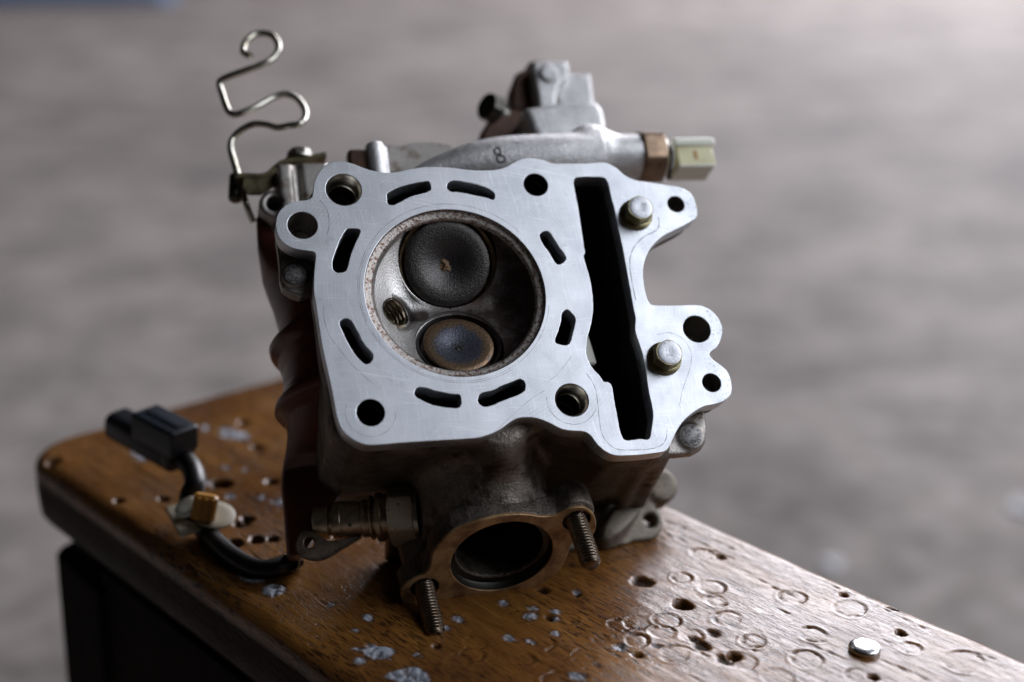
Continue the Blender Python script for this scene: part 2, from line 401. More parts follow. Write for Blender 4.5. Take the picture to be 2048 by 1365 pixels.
def m_valve(name, rad, stops, grain, gs, metallic=.6, rough=.4, c=(0, 0)):
    n = NT(name, Metallic=metallic, Roughness=rough)
    x, y, z = n.sep()
    r = n.math('SQRT', n.math('ADD', n.math('MULTIPLY', x, x), n.math('MULTIPLY', y, y)))
    r = n.math('ADD', n.math('MULTIPLY', r, 1000.0 / rad), n.math('MULTIPLY', n.math('SUBTRACT', n.noise(260, 5, .65), .5), .55))
    col = n.ramp(r, stops); sp = n.ramp(n.noise(grain, 2, .6), [(.36, .72), (.64, 1.3)])
    n.set('Base Color', n.mix(1.0, col, sp, 'MULTIPLY')); n.bump(n.noise(grain * .7, 3, .6), gs, .00025); return n.m
M['intake'] = m_valve('sooty_intake_valve', 14.3, [(0, (.05, .045, .045)), (.3, (.065, .06, .06)), (.6, (.075, .07, .066)), (.95, (.06, .056, .053)), (1.0, (.10, .09, .08))], 2400, .7, .75, .36)
M['exhaust'] = m_valve('heat_tinted_exhaust_valve', 11.6, [(0, (.07, .07, .08)), (.35, (.11, .115, .145)), (.62, (.10, .10, .125)), (.74, (.17, .115, .07)), (.95, (.21, .13, .075)), (1.0, (.12, .09, .07))], 1800, .5, .7, .38)
def m_wood():
    n = NT('oiled_worn_wood')
    g = n.mapping((14, 160, 60)); big = n.noise(1, 5, .6, g, .6); fine = n.noise(1, 4, .6, n.mapping((60, 900, 200)))
    pores = n.ramp(n.noise(1, 3, .55, n.mapping((160, 1500, 500)), .1), [(.53, 0.0), (.58, 1.0)])
    pores2 = n.ramp(n.noise(22, 3), [(.36, .25), (.56, 1.0)])
    base = n.ramp(big, [(.3, (.13, .050, .008)), (.5, (.25, .105, .016)), (.7, (.36, .165, .030))])
    base = n.mix(.35, base, n.ramp(fine, [(.3, (.10, .035, .010)), (.7, (.34, .15, .045))]))
    blot = n.ramp(n.noise(16, 4, .6), [(.40, 0.0), (.62, .7)]); base = n.mix(blot, base, (.10, .036, .012))
    pr = n.math('MULTIPLY', pores, pores2)
    base = n.mix(n.math('MULTIPLY', pr, .9), base, (.025, .010, .005))
    base = n.mix(n.attr('dirt'), base, (.018, .009, .005))
    base = n.mix(n.attr('chip'), base, (.32, .34, .39))
    n.set('Base Color', base)
    ro = n.ramp(n.noise(30, 5, .65), [(.35, .23), (.65, .38)]); n.set('Roughness', n.mix(n.attr('chip'), ro, .7))
    n.set('Specular IOR Level', n.math('MULTIPLY', n.math('SUBTRACT', 1.0, n.attr('dirt'), None, True), .55)); n.set('Coat Weight', n.math('MULTIPLY', n.math('SUBTRACT', 1.0, n.math('MAXIMUM', pr, n.attr('dirt')), None, True), .18)); n.set('Coat Roughness', .28)
    b = n.bump(n.math('SUBTRACT', n.math('MULTIPLY', n.noise(1, 4, .6, n.mapping((50, 500, 200))), .6), pr), .55, .00028)
    n.bump(n.noise(500, 4, .65), .35, .00035, b); return n.m
M['wood'] = m_wood()
M['dark_wood'] = m_simple('dark_grimy_wood', (.008, .005, .004), 0, .8, .4, 200, .7, (.016, .009, .006), 40); M['dark_wood'].node_tree.nodes['Principled BSDF'].inputs['Specular IOR Level'].default_value = .1  # near-black: the shade under the plank is put into the colour
def m_floor():
    n = NT('worn_concrete', Roughness=.85)
    a = n.noise(1.9, 2, .55, n.mapping((1, .75, 1))); b = n.noise(5.5, 3, .6); c = n.noise(26, 3, .6)
    base = n.ramp(a, [(.40, (.13, .108, .093)), (.50, (.215, .184, .162)), (.60, (.30, .262, .234))])
    base = n.mix(.42, base, n.ramp(b, [(.43, (.06, .049, .042)), (.57, (.36, .312, .275))]))
    base = n.mix(.30, base, n.ramp(c, [(.40, (.07, .062, .058)), (.66, (.38, .35, .335))]))
    n.set('Base Color', base); n.bump(b, .3, .004); return n.m
M['floor'] = m_floor()

M["nail"] = m_simple("polished_nail_steel", (.72, .72, .74), 1.0, .26, .5, 700)
M["lug_metal"] = m_simple("dull_terminal_metal", (.13, .10, .075), .9, .42, .3, 900, .7, (.06, .04, .03), 300)
M["olive_metal"] = m_simple("olive_passivated_plate", (.16, .14, .08), .9, .40, .3, 700, .8, (.06, .05, .03), 150)
M["tan_cast"] = m_cast("tan_stained_cast_aluminium", (.17, .145, .115), (.27, .235, .19), .7, .5, .62, 1300, .5, (.09, .065, .04))
M["bore"] = m_simple("oily_dark_bore", (.06, .05, .04), .8, .35, .2, 900)  # deep part of the bolt bores, their shade put into the colour
M["spark"] = m_simple("sooty_thread_steel", (.30, .25, .18), 1.0, .34, .2, 900, .6, (.12, .09, .06), 300)
M["mark"] = m_simple("dull_grey_cast_mark", (.30, .29, .29), .8, .55, .8, 1600, .9, (.10, .095, .095), 700, (.48, .58))
M["rod"] = m_simple("yellowed_zinc_rod", (.50, .48, .42), 1.0, .24, .15, 700, .6, (.30, .27, .18), 120)
M["braid"] = m_simple("frayed_braid", (.42, .36, .22), .2, .6)
M["ivory_dirty"] = m_simple("dirty_ivory_plastic", (.40, .36, .26), 0, .5)
# ------------------------------------------------------------------ the floor
FZ = 0.0
def grid_plane(name, x0, x1, y0, y1, z, mat, nx=2, ny=2):
    V = [(x0 + (x1 - x0) * i / nx, y0 + (y1 - y0) * j / ny, z) for j in range(ny + 1) for i in range(nx + 1)]
    Fc = [(j * (nx + 1) + i, j * (nx + 1) + i + 1, (j + 1) * (nx + 1) + i + 1, (j + 1) * (nx + 1) + i) for j in range(ny) for i in range(nx)]
    return obj(name, V, Fc, mat, None, 0)
fl = grid_plane('floor', -20000, 20000, -8000, 40000, FZ, M['floor'], 8, 8); tag(fl, kind='structure')

# ------------------------------------------------------------------ low wooden bench
def vnoise(x, y, seed):
    r = np.random.RandomState(seed).rand(64, 64); xi = np.floor(x).astype(int); yi = np.floor(y).astype(int); fx = x - xi; fy = y - yi
    fx = fx * fx * (3 - 2 * fx); fy = fy * fy * (3 - 2 * fy); g = lambda a, b: r[a % 64, b % 64]
    return (g(xi, yi) * (1 - fx) + g(xi + 1, yi) * fx) * (1 - fy) + (g(xi, yi + 1) * (1 - fx) + g(xi + 1, yi + 1) * fx) * fy
def fbm(x, y, seed, o=4): return sum(vnoise(x * 2 ** k, y * 2 ** k, seed + k) * .5 ** (k + 1) for k in range(o))
SD = np.array([.6716, -.7409]); TD = np.array([.7409, .6716])
def st(px, py): P = on_bench(px, py); return float(P[:2] @ SD), float(P[:2] @ TD)
T0 = .5 * (st(200, 1006)[1] + st(660, 1332)[1]) - 2.0; T1 = .5 * (st(1433, 1055)[1] + st(1841, 1231)[1]) + 3.0
S0 = .5 * (st(190, 875)[0] + st(560, 770)[0]) - 12.0; S1 = st(2048, 1365)[0] + 150
print('plank', S0, S1, T0, T1, 'len', S1 - S0, 'wid', T1 - T0)
bench = empty('low_bench'); tag(bench, 'worn oiled wooden low bench with ring dents, old holes and one nail head', 'bench')
bench.location = (0, 0, BENCH_Z * .001); bench.rotation_euler = (0, 0, math.atan2(SD[1], SD[0]))
hs = .62; ns = int((S1 - S0) / hs); nt = int((T1 - T0) / hs)
S, Tt = np.meshgrid(np.linspace(S0, S1, ns), np.linspace(T0, T1, nt), indexing='ij')
cs, ct = (S0 + S1) / 2, (T0 + T1) / 2; CR = 22.0
def rr(S, T):
    qx = np.abs(S - cs) - (S1 - S0) / 2 + CR; qy = np.abs(T - ct) - (T1 - T0) / 2 + CR
    return np.minimum(np.maximum(qx, qy), 0) + np.sqrt(np.maximum(qx, 0) ** 2 + np.maximum(qy, 0) ** 2) - CR, qx, qy
d, qx, qy = rr(S, Tt); out = d > 0; ln = np.sqrt(qx ** 2 + qy ** 2)
S = np.where(out, S - np.sign(S - cs) * qx / ln * d, S); Tt = np.where(out, Tt - np.sign(Tt - ct) * qy / ln * d, Tt)
d, _, _ = rr(S, Tt); dd = np.clip(-d, 0, 7)
wear = 7.0 * (.75 + .5 * fbm(S / 30, Tt / 30, 3)); q = np.clip(1 - dd / wear, 0, 1)
Z = -(wear * .8) * (1 - np.sqrt(1 - q ** 2))
Z += .35 * (fbm(S / 40, Tt / 14, 11) - .5) + .22 * (fbm(S / 9, Tt / 2.2, 21) - .5)
dirt_shade = np.zeros_like(Z); chip = np.zeros_like(Z)
gs_ = fbm(S / 1.3, Tt / 1.3, 31); gl = fbm(S / 5, Tt / 5, 41)
def C3(*a): return [(1100 + x / 2.16, 1000 + y / 2.16, *r) for x, y, *r in a]
def C4(*a): return [(500 + x / 2.56, 1050 + y / 2.56, *r) for x, y, *r in a]
def C8(*a): return [(180 + x / 3.102, 760 + y / 3.102, *r) for x, y, *r in a]
rings = C3((75, 515), (300, 540), (378, 530), (217, 600, 2.4), (375, 607), (35, 660), (150, 675), (570, 335, 3.2), (697, 378, 4.1), (718, 437, 3.4), (765, 512, 4.2), (505, 520, 4.2), (610, 585, 3.6), (540, 665, 4.2), (490, 572, 4), (1045, 420, 4.3), (1295, 468, 4.8), (1137, 583, 4.4), (1108, 690, 4.6), (820, 695, 4.6), (985, 765, 4.6), (1790, 700, 5.6), (655, 232, 3.6), (1340, 765, 4.2), (880, 610, 3.5), (1560, 640, 3.2)) \
    + C4((1065, 695), (1140, 665), (1160, 605), (920, 590), (1500, 610), (1370, 470, 3.4), (1565, 790), (650, 745, 4.2), (1400, 690, 3.4))
for i, rg in enumerate(rings):
    s, t = st(rg[0], rg[1]); R0 = rg[2] if len(rg) > 2 else 3.7
    rad = np.hypot(S - s, (Tt - t) * (1 + .1 * math.sin(i * 2.3))) + (gl - .5) * 1.6 + (gs_ - .5) * .4; ang = np.arctan2(Tt - t, S - s)
    am = np.clip(.72 + .6 * np.sin(ang * (1 + i % 2) + i * 1.7) + .8 * (gl - .5) * 2, 0, 1) * (.55 + .45 * ((i * 37) % 10) / 9); k = np.exp(-((rad - R0) / (.30 + .22 * ((i * 13) % 7) / 6)) ** 2) * am * (rad < 9)
    k = k * np.clip(gs_ * 2.2 - .15, 0, 1.3); Z -= .55 * k; Z += .22 * np.exp(-((rad - R0 - .9) / .5) ** 2) * am * (rad < 9)
    Z -= .12 * (rad < R0 - .3); dirt_shade = np.maximum(dirt_shade, np.clip(k * 1.1 - .25, 0, .85))
holes = C3((392, 352, 5.0, 1.6), (570, 452, 4.0), (707, 575, 2.4, 1), (795, 675, 2.6), (620, 600, 2.4, 1), (650, 630, 3.6, 1.2), (750, 690, 3.2, 1), (1485, 465, 2.0), (1515, 575, 1.5), (382, 668, 1.3), (735, 245, 1.6), (1265, 410, .9), (120, 405, 2.2, 1.5), (1395, 765, 1.4)) \
    + C8((810, 645, 6.0), (1040, 420, 3.0), (1130, 630, 3.0), (985, 860, 3.2), (935, 897, 3.4), (1042, 990, 3.6), (905, 1015, 3.8), (1130, 988, 3.0), (540, 240, 2), (950, 265, 3), (460, 740, 2.4), (180, 750, 2.4)) + [(108, 922, 4.0), (1050, 1105 + 60, 2.0), (870, 1292, 1.4), (1085, 1180, 3.2, 1.5), (1100, 1235, 2.4, 1.2)]
for i, h_ in enumerate(holes):
    s, t = st(h_[0], h_[1]); R0 = h_[2] * .72; dp = h_[3] if len(h_) > 3 else 4.5
    rad = np.hypot((S - s) * .8, Tt - t) + (gl - .5) * R0 * .5; k = 1 / (1 + np.exp((rad + (gs_ - .5) * 1.3 - R0 * .8) / .22))
    Z -= dp * k * .8; dirt_shade = np.maximum(dirt_shade, k * .97)
chips = C4((640, 655, 8.5), (560, 693, 5.0), (690, 650, 5), (800, 795, 7.5), (845, 780, 6.5), (1325, 582, 3.2), (1655, 768, 3.6), (1435, 465, 3.4), (1300, 400, 3), (1065, 485, 3.6), (1000, 527, 3.2), (1455, 430, 3), (1560, 445, 2.4), (1560, 480, 2), (1660, 505, 2.4), (1890, 630, 2.6), (415, 410, 3), (605, 478, 3.2), (130, 335, 6), (90, 345, 4), (10, 275, 7), (1680, 345, 2.4), (540, 540, 1.6), (860, 665, 1.8), (1440, 598, 2)) \
    + C8((890, 335, 9.5), (320, 470, 7.5), (710, 295, 4), (840, 540, 3.4), (960, 555, 3), (1080, 985, 2.6), (1180, 760, 4.5), (1060, 725, 3), (950, 1220, 5.5), (1130, 1300, 7), (870, 720, 3), (720, 640, 3)) \
    + C3((120, 765, 3.2), (310, 630, 2.4), (25, 575, 1.6), (460, 630, 2.4), (100, 750, 2))
for i, c_ in enumerate(chips):
    s, t = st(c_[0], c_[1]); R0 = c_[2] * .41
    rad = np.hypot((S - s) * .75, Tt - t) + (gl - .5) * R0 * 2.6 + (gs_ - .5) * 2.2; k = 1 / (1 + np.exp((rad - R0) / .12))
    chip = np.maximum(chip, k * np.clip(gs_ * 3 - .35, 0, 1)); Z += k * (.25 - .9 * (gs_ < .42))
    k2 = np.exp(-((rad - R0 - .4) / .35) ** 2); dirt_shade = np.maximum(dirt_shade, k2 * .6)
chip = np.where(dirt_shade > .9, 0, chip)
# splits along the grain and little cracks
for i in range(150):
    s = rnd.uniform(S0 + 10, S1 - 120); t = rnd.uniform(T0 + 4, T1 - 4); L = rnd.uniform(2, 12); wv = rnd.uniform(.10, .28)
    m = (np.abs(S - s) < L)
    k = np.exp(-((Tt - t - .4 * np.sin(S / 3 + i)) / wv) ** 2) * m * np.clip(1 - (np.abs(S - s) / L) ** 2, 0, 1); Z -= .5 * k; dirt_shade = np.maximum(dirt_shade, k * .8)
V = np.stack([S, Tt, Z], -1).reshape(-1, 3)
I = np.arange(ns * nt).reshape(ns, nt); Q = np.stack([I[:-1, :-1], I[1:, :-1], I[1:, 1:], I[:-1, 1:]], -1).reshape(-1, 4)
loop = np.concatenate([I[:, 0], I[-1, 1:], I[:-1, -1][::-1], I[0, 1:-1][::-1]]); m = len(loop); base = V[loop].copy(); rings_ = []
ccx, cct = cs, ct
for z, off in ((-9, .0), (-16, .4), (-24, -.2), (-28, -2.5), (-30, -6)):
    b = base.copy(); dirn = np.stack([np.clip(b[:, 0] - (S1 - 20), 0, 20) - np.clip((S0 + 20) - b[:, 0], 0, 20), np.clip(b[:, 1] - (T1 - 20), 0, 20) - np.clip((T0 + 20) - b[:, 1], 0, 20)], 1)
    dirn /= np.maximum(np.linalg.norm(dirn, axis=1), 1e-6)[:, None]; b[:, :2] += dirn * (off + .8 * (fbm(b[:, 0] / 25, b[:, 1] / 25 + z, 77)[:, None] - .5)); b[:, 2] = z; rings_.append(b)
n0 = len(V); V = np.concatenate([V] + rings_); prev = loop; sq = []
for k in range(5):
    cur = n0 + k * m + np.arange(m); nx = np.roll(prev, -1); cx_ = np.roll(cur, -1); sq.append(np.stack([prev, cur, cx_, nx], 1)); prev = cur
Q = np.concatenate([Q] + sq)
plank = obj('plank', V, Q, M['wood'], bench, 180)
for nm, a in (('dirt', dirt_shade), ('chip', chip)):
    at_ = plank.data.attributes.new(nm, 'FLOAT', 'POINT'); arr = np.zeros(len(plank.data.vertices), np.float32); arr[n0:] = .96 * (nm == 'dirt'); arr[:n0] = a.ravel(); at_.data.foreach_set('value', arr)  # plank sides nearly full value: their shade painted in, beside real groove dirt
# leg boards under the plank
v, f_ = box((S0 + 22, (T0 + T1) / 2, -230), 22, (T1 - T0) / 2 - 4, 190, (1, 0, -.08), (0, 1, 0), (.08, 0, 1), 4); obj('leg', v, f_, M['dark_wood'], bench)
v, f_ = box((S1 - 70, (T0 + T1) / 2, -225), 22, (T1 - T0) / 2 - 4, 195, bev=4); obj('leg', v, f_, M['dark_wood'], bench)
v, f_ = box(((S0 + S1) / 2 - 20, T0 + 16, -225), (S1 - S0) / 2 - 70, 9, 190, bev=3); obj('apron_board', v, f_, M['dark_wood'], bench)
s, t = st(1729, 1300)
v, f_ = lathe((s, t, -3.0), (0, 0, 1), [(4.0, 0), (4.5, 2.3), (4.9, 3.6), (4.75, 4.3), (4.2, 4.7), (2.2, 4.85), (.05, 4.9)], 28)
v = [np.array(p) + np.array([0, 0, .05 * math.sin(p[0] * 2.2) * math.cos(p[1] * 2.7)]) for p in v]
obj('nail_head', v, f_, M['nail'] if 'nail' in M else M['zinc'], bench, 50)

# ------------------------------------------------------------------ cylinder head
head = empty('cylinder_head'); head.matrix_world = HEADM
tag(head, 'bare aluminium engine cylinder head with machined face, two valves and sensors, standing tilted on bench', 'engine part')
OUT = [(624.5,393.3),(627,374.6),(629.5,362),(635.7,348.5),(644.5,336),(654.4,328.6),(671.9,322.8),(689.3,323.6),(704.2,327.3),(719.2,333),(736.6,339.3),(754,343.5),(774,345.8),(793.9,344.3),(813.8,339.8),(836.2,335.8),(861,333.8),(899.8,335.3),(924.7,338.5),(949.6,340.8),(974.5,341),(994.5,339.3),(1009.4,335.3),(1024.3,327.3),(1039.3,319.9),(1054.2,316.6),(1074.2,317.4),(1089,321),(1104,327.3),(1136.4,327.3),(1173.8,327.3),(1203.7,324.8),(1218.6,328.6),(1233.6,337.3),(1249,351),(1269.4,360.2),(1289.3,363.4),(1314.2,367.2),(1339.1,371.4),(1359,374.6),(1374,380.9),(1383.9,389.6),(1390.2,403.3),(1394.4,424.5),(1392.7,434.4),(1383.9,441.9),(1369,450.6),(1349,460.6),(1329.1,470.5),(1314.2,481.7),(1301.7,495.4),(1293,511.6),(1287.3,529),(1285.6,549),(1288,571.4),(1293,593.8),(1298.5,606),(1306,610.3),(1324.2,611.2),(1349,611.2),(1374,610.5),(1393.9,610.5),(1408.8,613.7),(1423.8,622.4),(1436.2,636.1),(1443.7,652.3),(1444.5,664.8),(1441.2,679.7),(1433.7,694.6),(1423.8,702),(1418.8,709.6),(1426.3,719.6),(1441.2,730.8),(1453.7,742),(1459.9,754.4),(1463,769.4),(1462.4,786.8),(1453.7,798),(1441.2,805.5),(1423.8,810),(1408.8,813),(1396.4,819),(1381.4,829.1),(1369,840.3),(1359,852.8),(1350.3,867.7),(1344,881.4),(1336.6,896.4),(1327.9,903.9),(1304.2,907.6),(1279.3,910.6),(1254.4,911.8),(1232,911.8),(1217,906.9),(1204.6,898.9),(1192,886.4),(1182.2,872.7),(1172.2,865.3),(1159.8,862.8),(1144.8,862.3),(1124,859),(1104,849),(1084,840.3),(1066.7,835.9),(1046.8,835.4),(1031.8,838.4),(1019.4,845.3),(1004.4,856.5),(989.5,865.3),(969.6,872.7),(949.6,877),(899.8,880.2),(850,883.2),(798.9,886.4),(749,890.7),(729,889.4),(711.7,882.7),(696.8,872.7),(684.3,860.3),(676.8,844),(671.9,826.7),(664.4,784.3),(654.4,739.5),(644.5,694.6),(637,647.3),(632,612.5),(628.3,591.3),(627,566.4),(629.5,529),(631.5,512),(627,504),(612,501.7),(594.6,499.2),(579.7,494.2),(564.8,484.2),(556,471.8),(551.6,454.3),(552.8,436.9),(558.5,423.2),(571,410.8),(584.7,404.5),(599.6,401.5),(614.6,400)]
OUTL = [L2(*p) for p in OUT]
OUTS = [tuple(p) for p in closed_spline(OUTL, 2)]
K = 4.015
slots_px = [crop(q, K, ox, oy) for q, ox, oy in (
 ([(1100,440),(1120,418),(1200,380),(1290,355),(1400,335),(1440,340),(1452,390),(1445,405),(1400,425),(1300,450),(1210,495),(1150,522),(1110,515),(1100,480)],500,280),
 ([(175,370),(190,340),(250,328),(350,345),(450,370),(520,400),(555,430),(560,460),(545,480),(480,460),(380,440),(280,420),(210,415),(180,395)],850,280),
 ([(770,725),(800,713),(870,718),(885,745),(850,820),(810,920),(790,990),(770,1050),(720,1067),(680,1055),(662,1020),(668,950),(700,860),(735,780)],500,280),
 ([(718,190),(740,160),(780,152),(820,180),(870,270),(920,360),(980,425),(987,470),(960,508),(920,512),(860,460),(800,370),(750,270)],500,600),
 ([(425,790),(450,752),(540,730),(620,690),(700,660),(765,638),(800,665),(805,710),(780,745),(700,780),(600,820),(530,850),(470,855),(430,830)],850,600),
 ([(920,770),(945,740),(985,735),(1020,770),(1070,850),(1125,930),(1125,970),(1080,1000),(1045,985),(1000,910),(950,840)],850,280),
 ([(1100,110),(1130,82),(1160,90),(1207,150),(1200,210),(1185,270),(1165,340),(1130,365),(1060,350),(1045,320),(1070,250),(1090,180)],850,600))]
slots_px.append([(829,784),(836,775.6),(853.7,776.8),(873.6,783),(899.8,788),(917.2,789.8),(921.7,795.5),(921.2,810.5),(912.3,816.2),(887.4,814.2),(862.5,809.2),(843.7,800.5),(831,793)])
chain_px = crop([(190,330),(200,310),(240,300),(400,300),(440,310),(465,350),(480,410),(495,480),(520,570),(550,720),(580,860),(610,1020),(635,1160),(660,1300),(672,1365)], K, 1100, 280) \
    + crop([(685,150),(682,240),(715,350),(745,450),(770,580),(785,700),(810,820),(827,930),(818,1000),(805,1095),(780,1120),(720,1118),(660,1125),(610,1127),(580,1100),(555,1020),(535,900),(520,830),(505,730),(490,680),(460,658),(430,655),(400,610),(340,545),(310,490),(293,440),(290,400),(300,300),(325,220),(345,100),(345,0)], K, 1100, 600) \
    + crop([(335,1200),(320,1110),(300,1040),(270,940),(282,905),(275,870),(255,740),(240,640),(225,540),(205,440),(192,370)], K, 1100, 280)
def jit(P, a): return [(p[0] + rnd.uniform(-a, a), p[1] + rnd.uniform(-a, a)) for p in P]
slotsL = [jit(closed_spline([L2(*p) for p in q], 5), .07) for q in slots_px]
chainL = jit(closed_spline([L2(*p) for p in chain_px], 3), .06)
def hole(px, py, wpx): c = L2(px, py); return c, wpx / 2 * L3(px, py, 0).dtype.type(1) * (F_ @ (_onf(px, py, 0) - CAM)) / F_PX
HB = {'stud_top_left': hole(687.3, 379.6, 72), 'stud_top_right': hole(1071.2, 369.9, 50.5), 'stud_bottom_left': hole(741, 825.7, 57), 'stud_bottom_right': hole(1143.4, 800.5, 70),
      'ear_left': hole(604.9, 450.9, 60), 'tab_top': hole(1351.6, 408.8, 36), 'tab_mid': hole(1393.4, 658.5, 58), 'tab_low': hole(1423, 765.9, 39.5)}
RB = 29.25
deck = plate('machined_face', [OUTS] + slotsL + [chainL, circ((0, 0), RB, 160)] + [circ(c, r, 56) for c, r in HB.values()], 0, -6, M['deck'], head, .18)
# gasket print: hair-thin lines left on the face
rib = MB()
def ribbon(P, wd=.16, z=.012, closed=True):
    P = [np.array(p, float) for p in P]; m = len(P); V = []; Fc = []
    for i in range(m):
        a = P[i - 1] if closed or i else P[i]; b = P[(i + 1) % m] if closed or i < m - 1 else P[i]
        t = (b - a) / max(np.linalg.norm(b - a), 1e-9); n = np.array([-t[1], t[0]]); k = wd * (.35 + .65 * abs(math.sin(i * .37 + P[0][0]))) / 2
        V += [(*(P[i] + n * k), z), (*(P[i] - n * k), z)]
    for i in range(m if closed else m - 1):
        j = (i + 1) % m; Fc.append((2 * i, 2 * i + 1, 2 * j + 1, 2 * j))
    rib.add(V, Fc)
ribbon(circ((0, 0), 31.3, 180)[20:150], .13, closed=False); ribbon(circ((-.2, -.1), 30.6, 180)[70:175], .10, closed=False)
c4, r4 = HB['stud_bottom_right']; ribbon(circ(c4, r4 + 2.6, 60)[28:58], .15, closed=False)
c3, r3 = HB['stud_bottom_left']; ribbon(circ(c3, r3 + 3.3, 60)[26:60], .13, closed=False)
def pxline(P, n=8, **k): ribbon([p for p in spline([L2(*q) for q in P], n)], closed=False, **k)
pxline(crop([(120,480),(140,530),(250,520),(290,590),(340,660),(370,740),(385,850),(395,950),(410,1050),(440,1120),(500,1180),(570,1205),(700,1205),(820,1195),(890,1170),(930,1120),(940,1040)], K, 1100, 600)[3:], wd=.2)
pxline(crop([(860,280),(960,265),(1050,300),(1110,370),(1135,460),(1120,560),(1090,650),(1060,740),(1040,850)], K, 1100, 600), wd=.14)
pxline(crop([(560,480),(620,570),(635,680),(620,760)], K, 500, 280), wd=.16)
pxline(crop([(590,50),(600,180),(640,290),(720,400),(800,500),(900,600),(1000,680)], K, 500, 600), wd=.12)
pxline(crop([(870,620),(875,680),(850,730),(760,775),(690,840),(650,920),(640,1010),(660,1150),(690,1290)], K, 1100, 280), wd=.3)
pxline(crop([(980,660),(1060,600),(1180,450)], K, 850, 600), wd=.1); pxline(crop([(560,1060),(700,930),(860,790),(960,730)], K, 850, 600), wd=.1)
ro = rib.build('gasket_print', M['gasket'], head, 0); tag(ro, kind='stuff')
# machined bores behind the round holes
for nm, (c, r) in HB.items():
    b = MB(); deep = {'tab_top': -9, 'tab_low': -10, 'ear_left': -9, 'tab_mid': -10}.get(nm, -40)
    if nm in ('stud_top_left', 'stud_bottom_right'): prof = [(r - .02, -.05), (r - .7, -1.0), (r - .75, -5.5), (r - 1.3, -6.2), (r - 1.35, -13), (r - 1.9, -13.3), (r - 1.9, -38)]
    elif nm in ('stud_bottom_left', 'stud_top_right'): prof = [(r - .02, -.1), (r - .03, -5), (r - .3, -5.3), (r - .3, -38)]
    else: prof = [(r - .02, -.1), (r - .1, deep), (r * .72, deep - .3), (r * .70, deep - 2), (.05, deep - 3)]
    if deep == -40:
        cut = 4 if len(prof) > 5 else 2; lo_ = prof[cut - 1:]; prof = prof[:cut]
        v, f_ = lathe((*c, 0), (0, 0, 1), lo_, 48, caps=False); obj('bolt_bore', v, [q[::-1] for q in f_], M['bore'], head, 40)
    v, f_ = lathe((*c, 0), (0, 0, 1), prof, 48, caps=False); b.add(v, [q[::-1] for q in f_])
    b.build('bolt_hole', M['zinc'] if nm == 'stud_top_left' or nm == 'stud_bottom_right' else (M['mid_cast'] if deep > -20 else M['dark_steel']), head, 40)

# ---- combustion chamber
t20 = math.tan(math.radians(20)); ci = np.array([.3, 13.4, -7.6]); ce = np.array([-.1, -15.6, -6.8])
ni = np.array([0, -math.sin(math.radians(20)), math.cos(math.radians(20))]); ne = np.array([0, math.sin(math.radians(20)), math.cos(math.radians(20))])
RI, RE = 14.25, 11.5
nr, nth = 130, 400; RL = 26.9
r_ = np.linspace(0, 1, nr) ** .8 * RL; th = np.linspace(0, 2 * math.pi, nth, endpoint=False)
rg, tg = np.meshgrid(r_, th, indexing='ij'); u, v = rg * np.cos(tg), rg * np.sin(tg)
bowl = -1.6 - (RL - rg) * .78 - 1.0 * np.clip((RL - rg) / 1.2, 0, 1)
bowl = np.where(u > 0, bowl - .9 * np.clip(u / 14, 0, 1) * np.clip((RL - rg) / 3, 0, 1), bowl)
roof_i = ci[2] + .6 + (v - ci[1]) * t20; roof_e = ce[2] + .6 - (v - ce[1]) * t20
zc = smax(smax(roof_i, roof_e, 2.0), bowl, 3.0)
zc = np.minimum(zc, -1.5 - .9 * np.clip((RL - rg) / .8, 0, 1))
for c, n, R in ((ci, ni, RI + 1.75), (ce, ne, RE + 2.2)):
    pz = c[2] - 3.9 - ((u - c[0]) * n[0] + (v - c[1]) * n[1]) / n[2]
    # distance in the valve plane from its axis
    q = np.stack([u - c[0], v - c[1], (pz - c[2])], -1); q -= (q @ n)[..., None] * n; dist = np.linalg.norm(q, axis=-1)
    k = np.clip((R + .35 - dist) / .7, 0, 1); k = k * k * (3 - 2 * k); zc = zc * (1 - k) + np.minimum(zc, pz) * k
pa = np.array([.62, .10, .78]); pa /= np.linalg.norm(pa); pc = L3(797.5, 622.5, -7.2); 
rel = np.stack([u - pc[0], v - pc[1], zc - pc[2]], -1); ap = np.linalg.norm(rel - (rel @ pa)[..., None] * pa, axis=-1)
zc = zc - .9 * np.exp(-((ap - 5.0) / 1.1) ** 2) * (u > -19)
V = np.stack([u, v, zc], -1).reshape(-1, 3); I = np.arange(nr * nth).reshape(nr, nth)
Q = np.stack([I[:-1], I[1:], np.roll(I[1:], -1, 1), np.roll(I[:-1], -1, 1)], -1).reshape(-1, 4)
Q = Q[ap.reshape(-1)[Q].min(1) > 4.7]
obj('combustion_chamber', V, Q, M['chamber'], head, 180)
v, f_ = lathe((0, 0, 0), (0, 0, 1), [(RB - .01, -.15), (RB - .05, -.9), (RB - .4, -1.1), (RL + .8, -1.5), (RL + .1, -1.55), (RL - .35, -1.95), (RL - .6, -2.6)], 200, caps=False)
obj('squish_ledge', v, [q[::-1] for q in f_], M['rust'], head, 60)
v, f_ = thread(pc - pa * 1.0, -pa, 4.5, 13, 1.5, .75, 40, inner=True); obj('spark_plug_thread', v, f_, M['spark'], head, 60)
def valve(name, c, n, R, mat, seatmat, prof, seat):
    vm = Matrix.Translation(Vector(c * .001)) @ Vector(n).to_track_quat('Z', 'Y').to_matrix().to_4x4()
    e = empty(name, head); e.matrix_local = vm
    v, f_ = lathe((0, 0, 0), (0, 0, 1), prof, 72); obj('valve_face', v, f_, mat, e, 50)
    v, f_ = lathe((0, 0, 0), (0, 0, 1), seat, 72, caps=False); obj('valve_seat', v, [q[::-1] for q in f_], seatmat, e, 50)
    return e
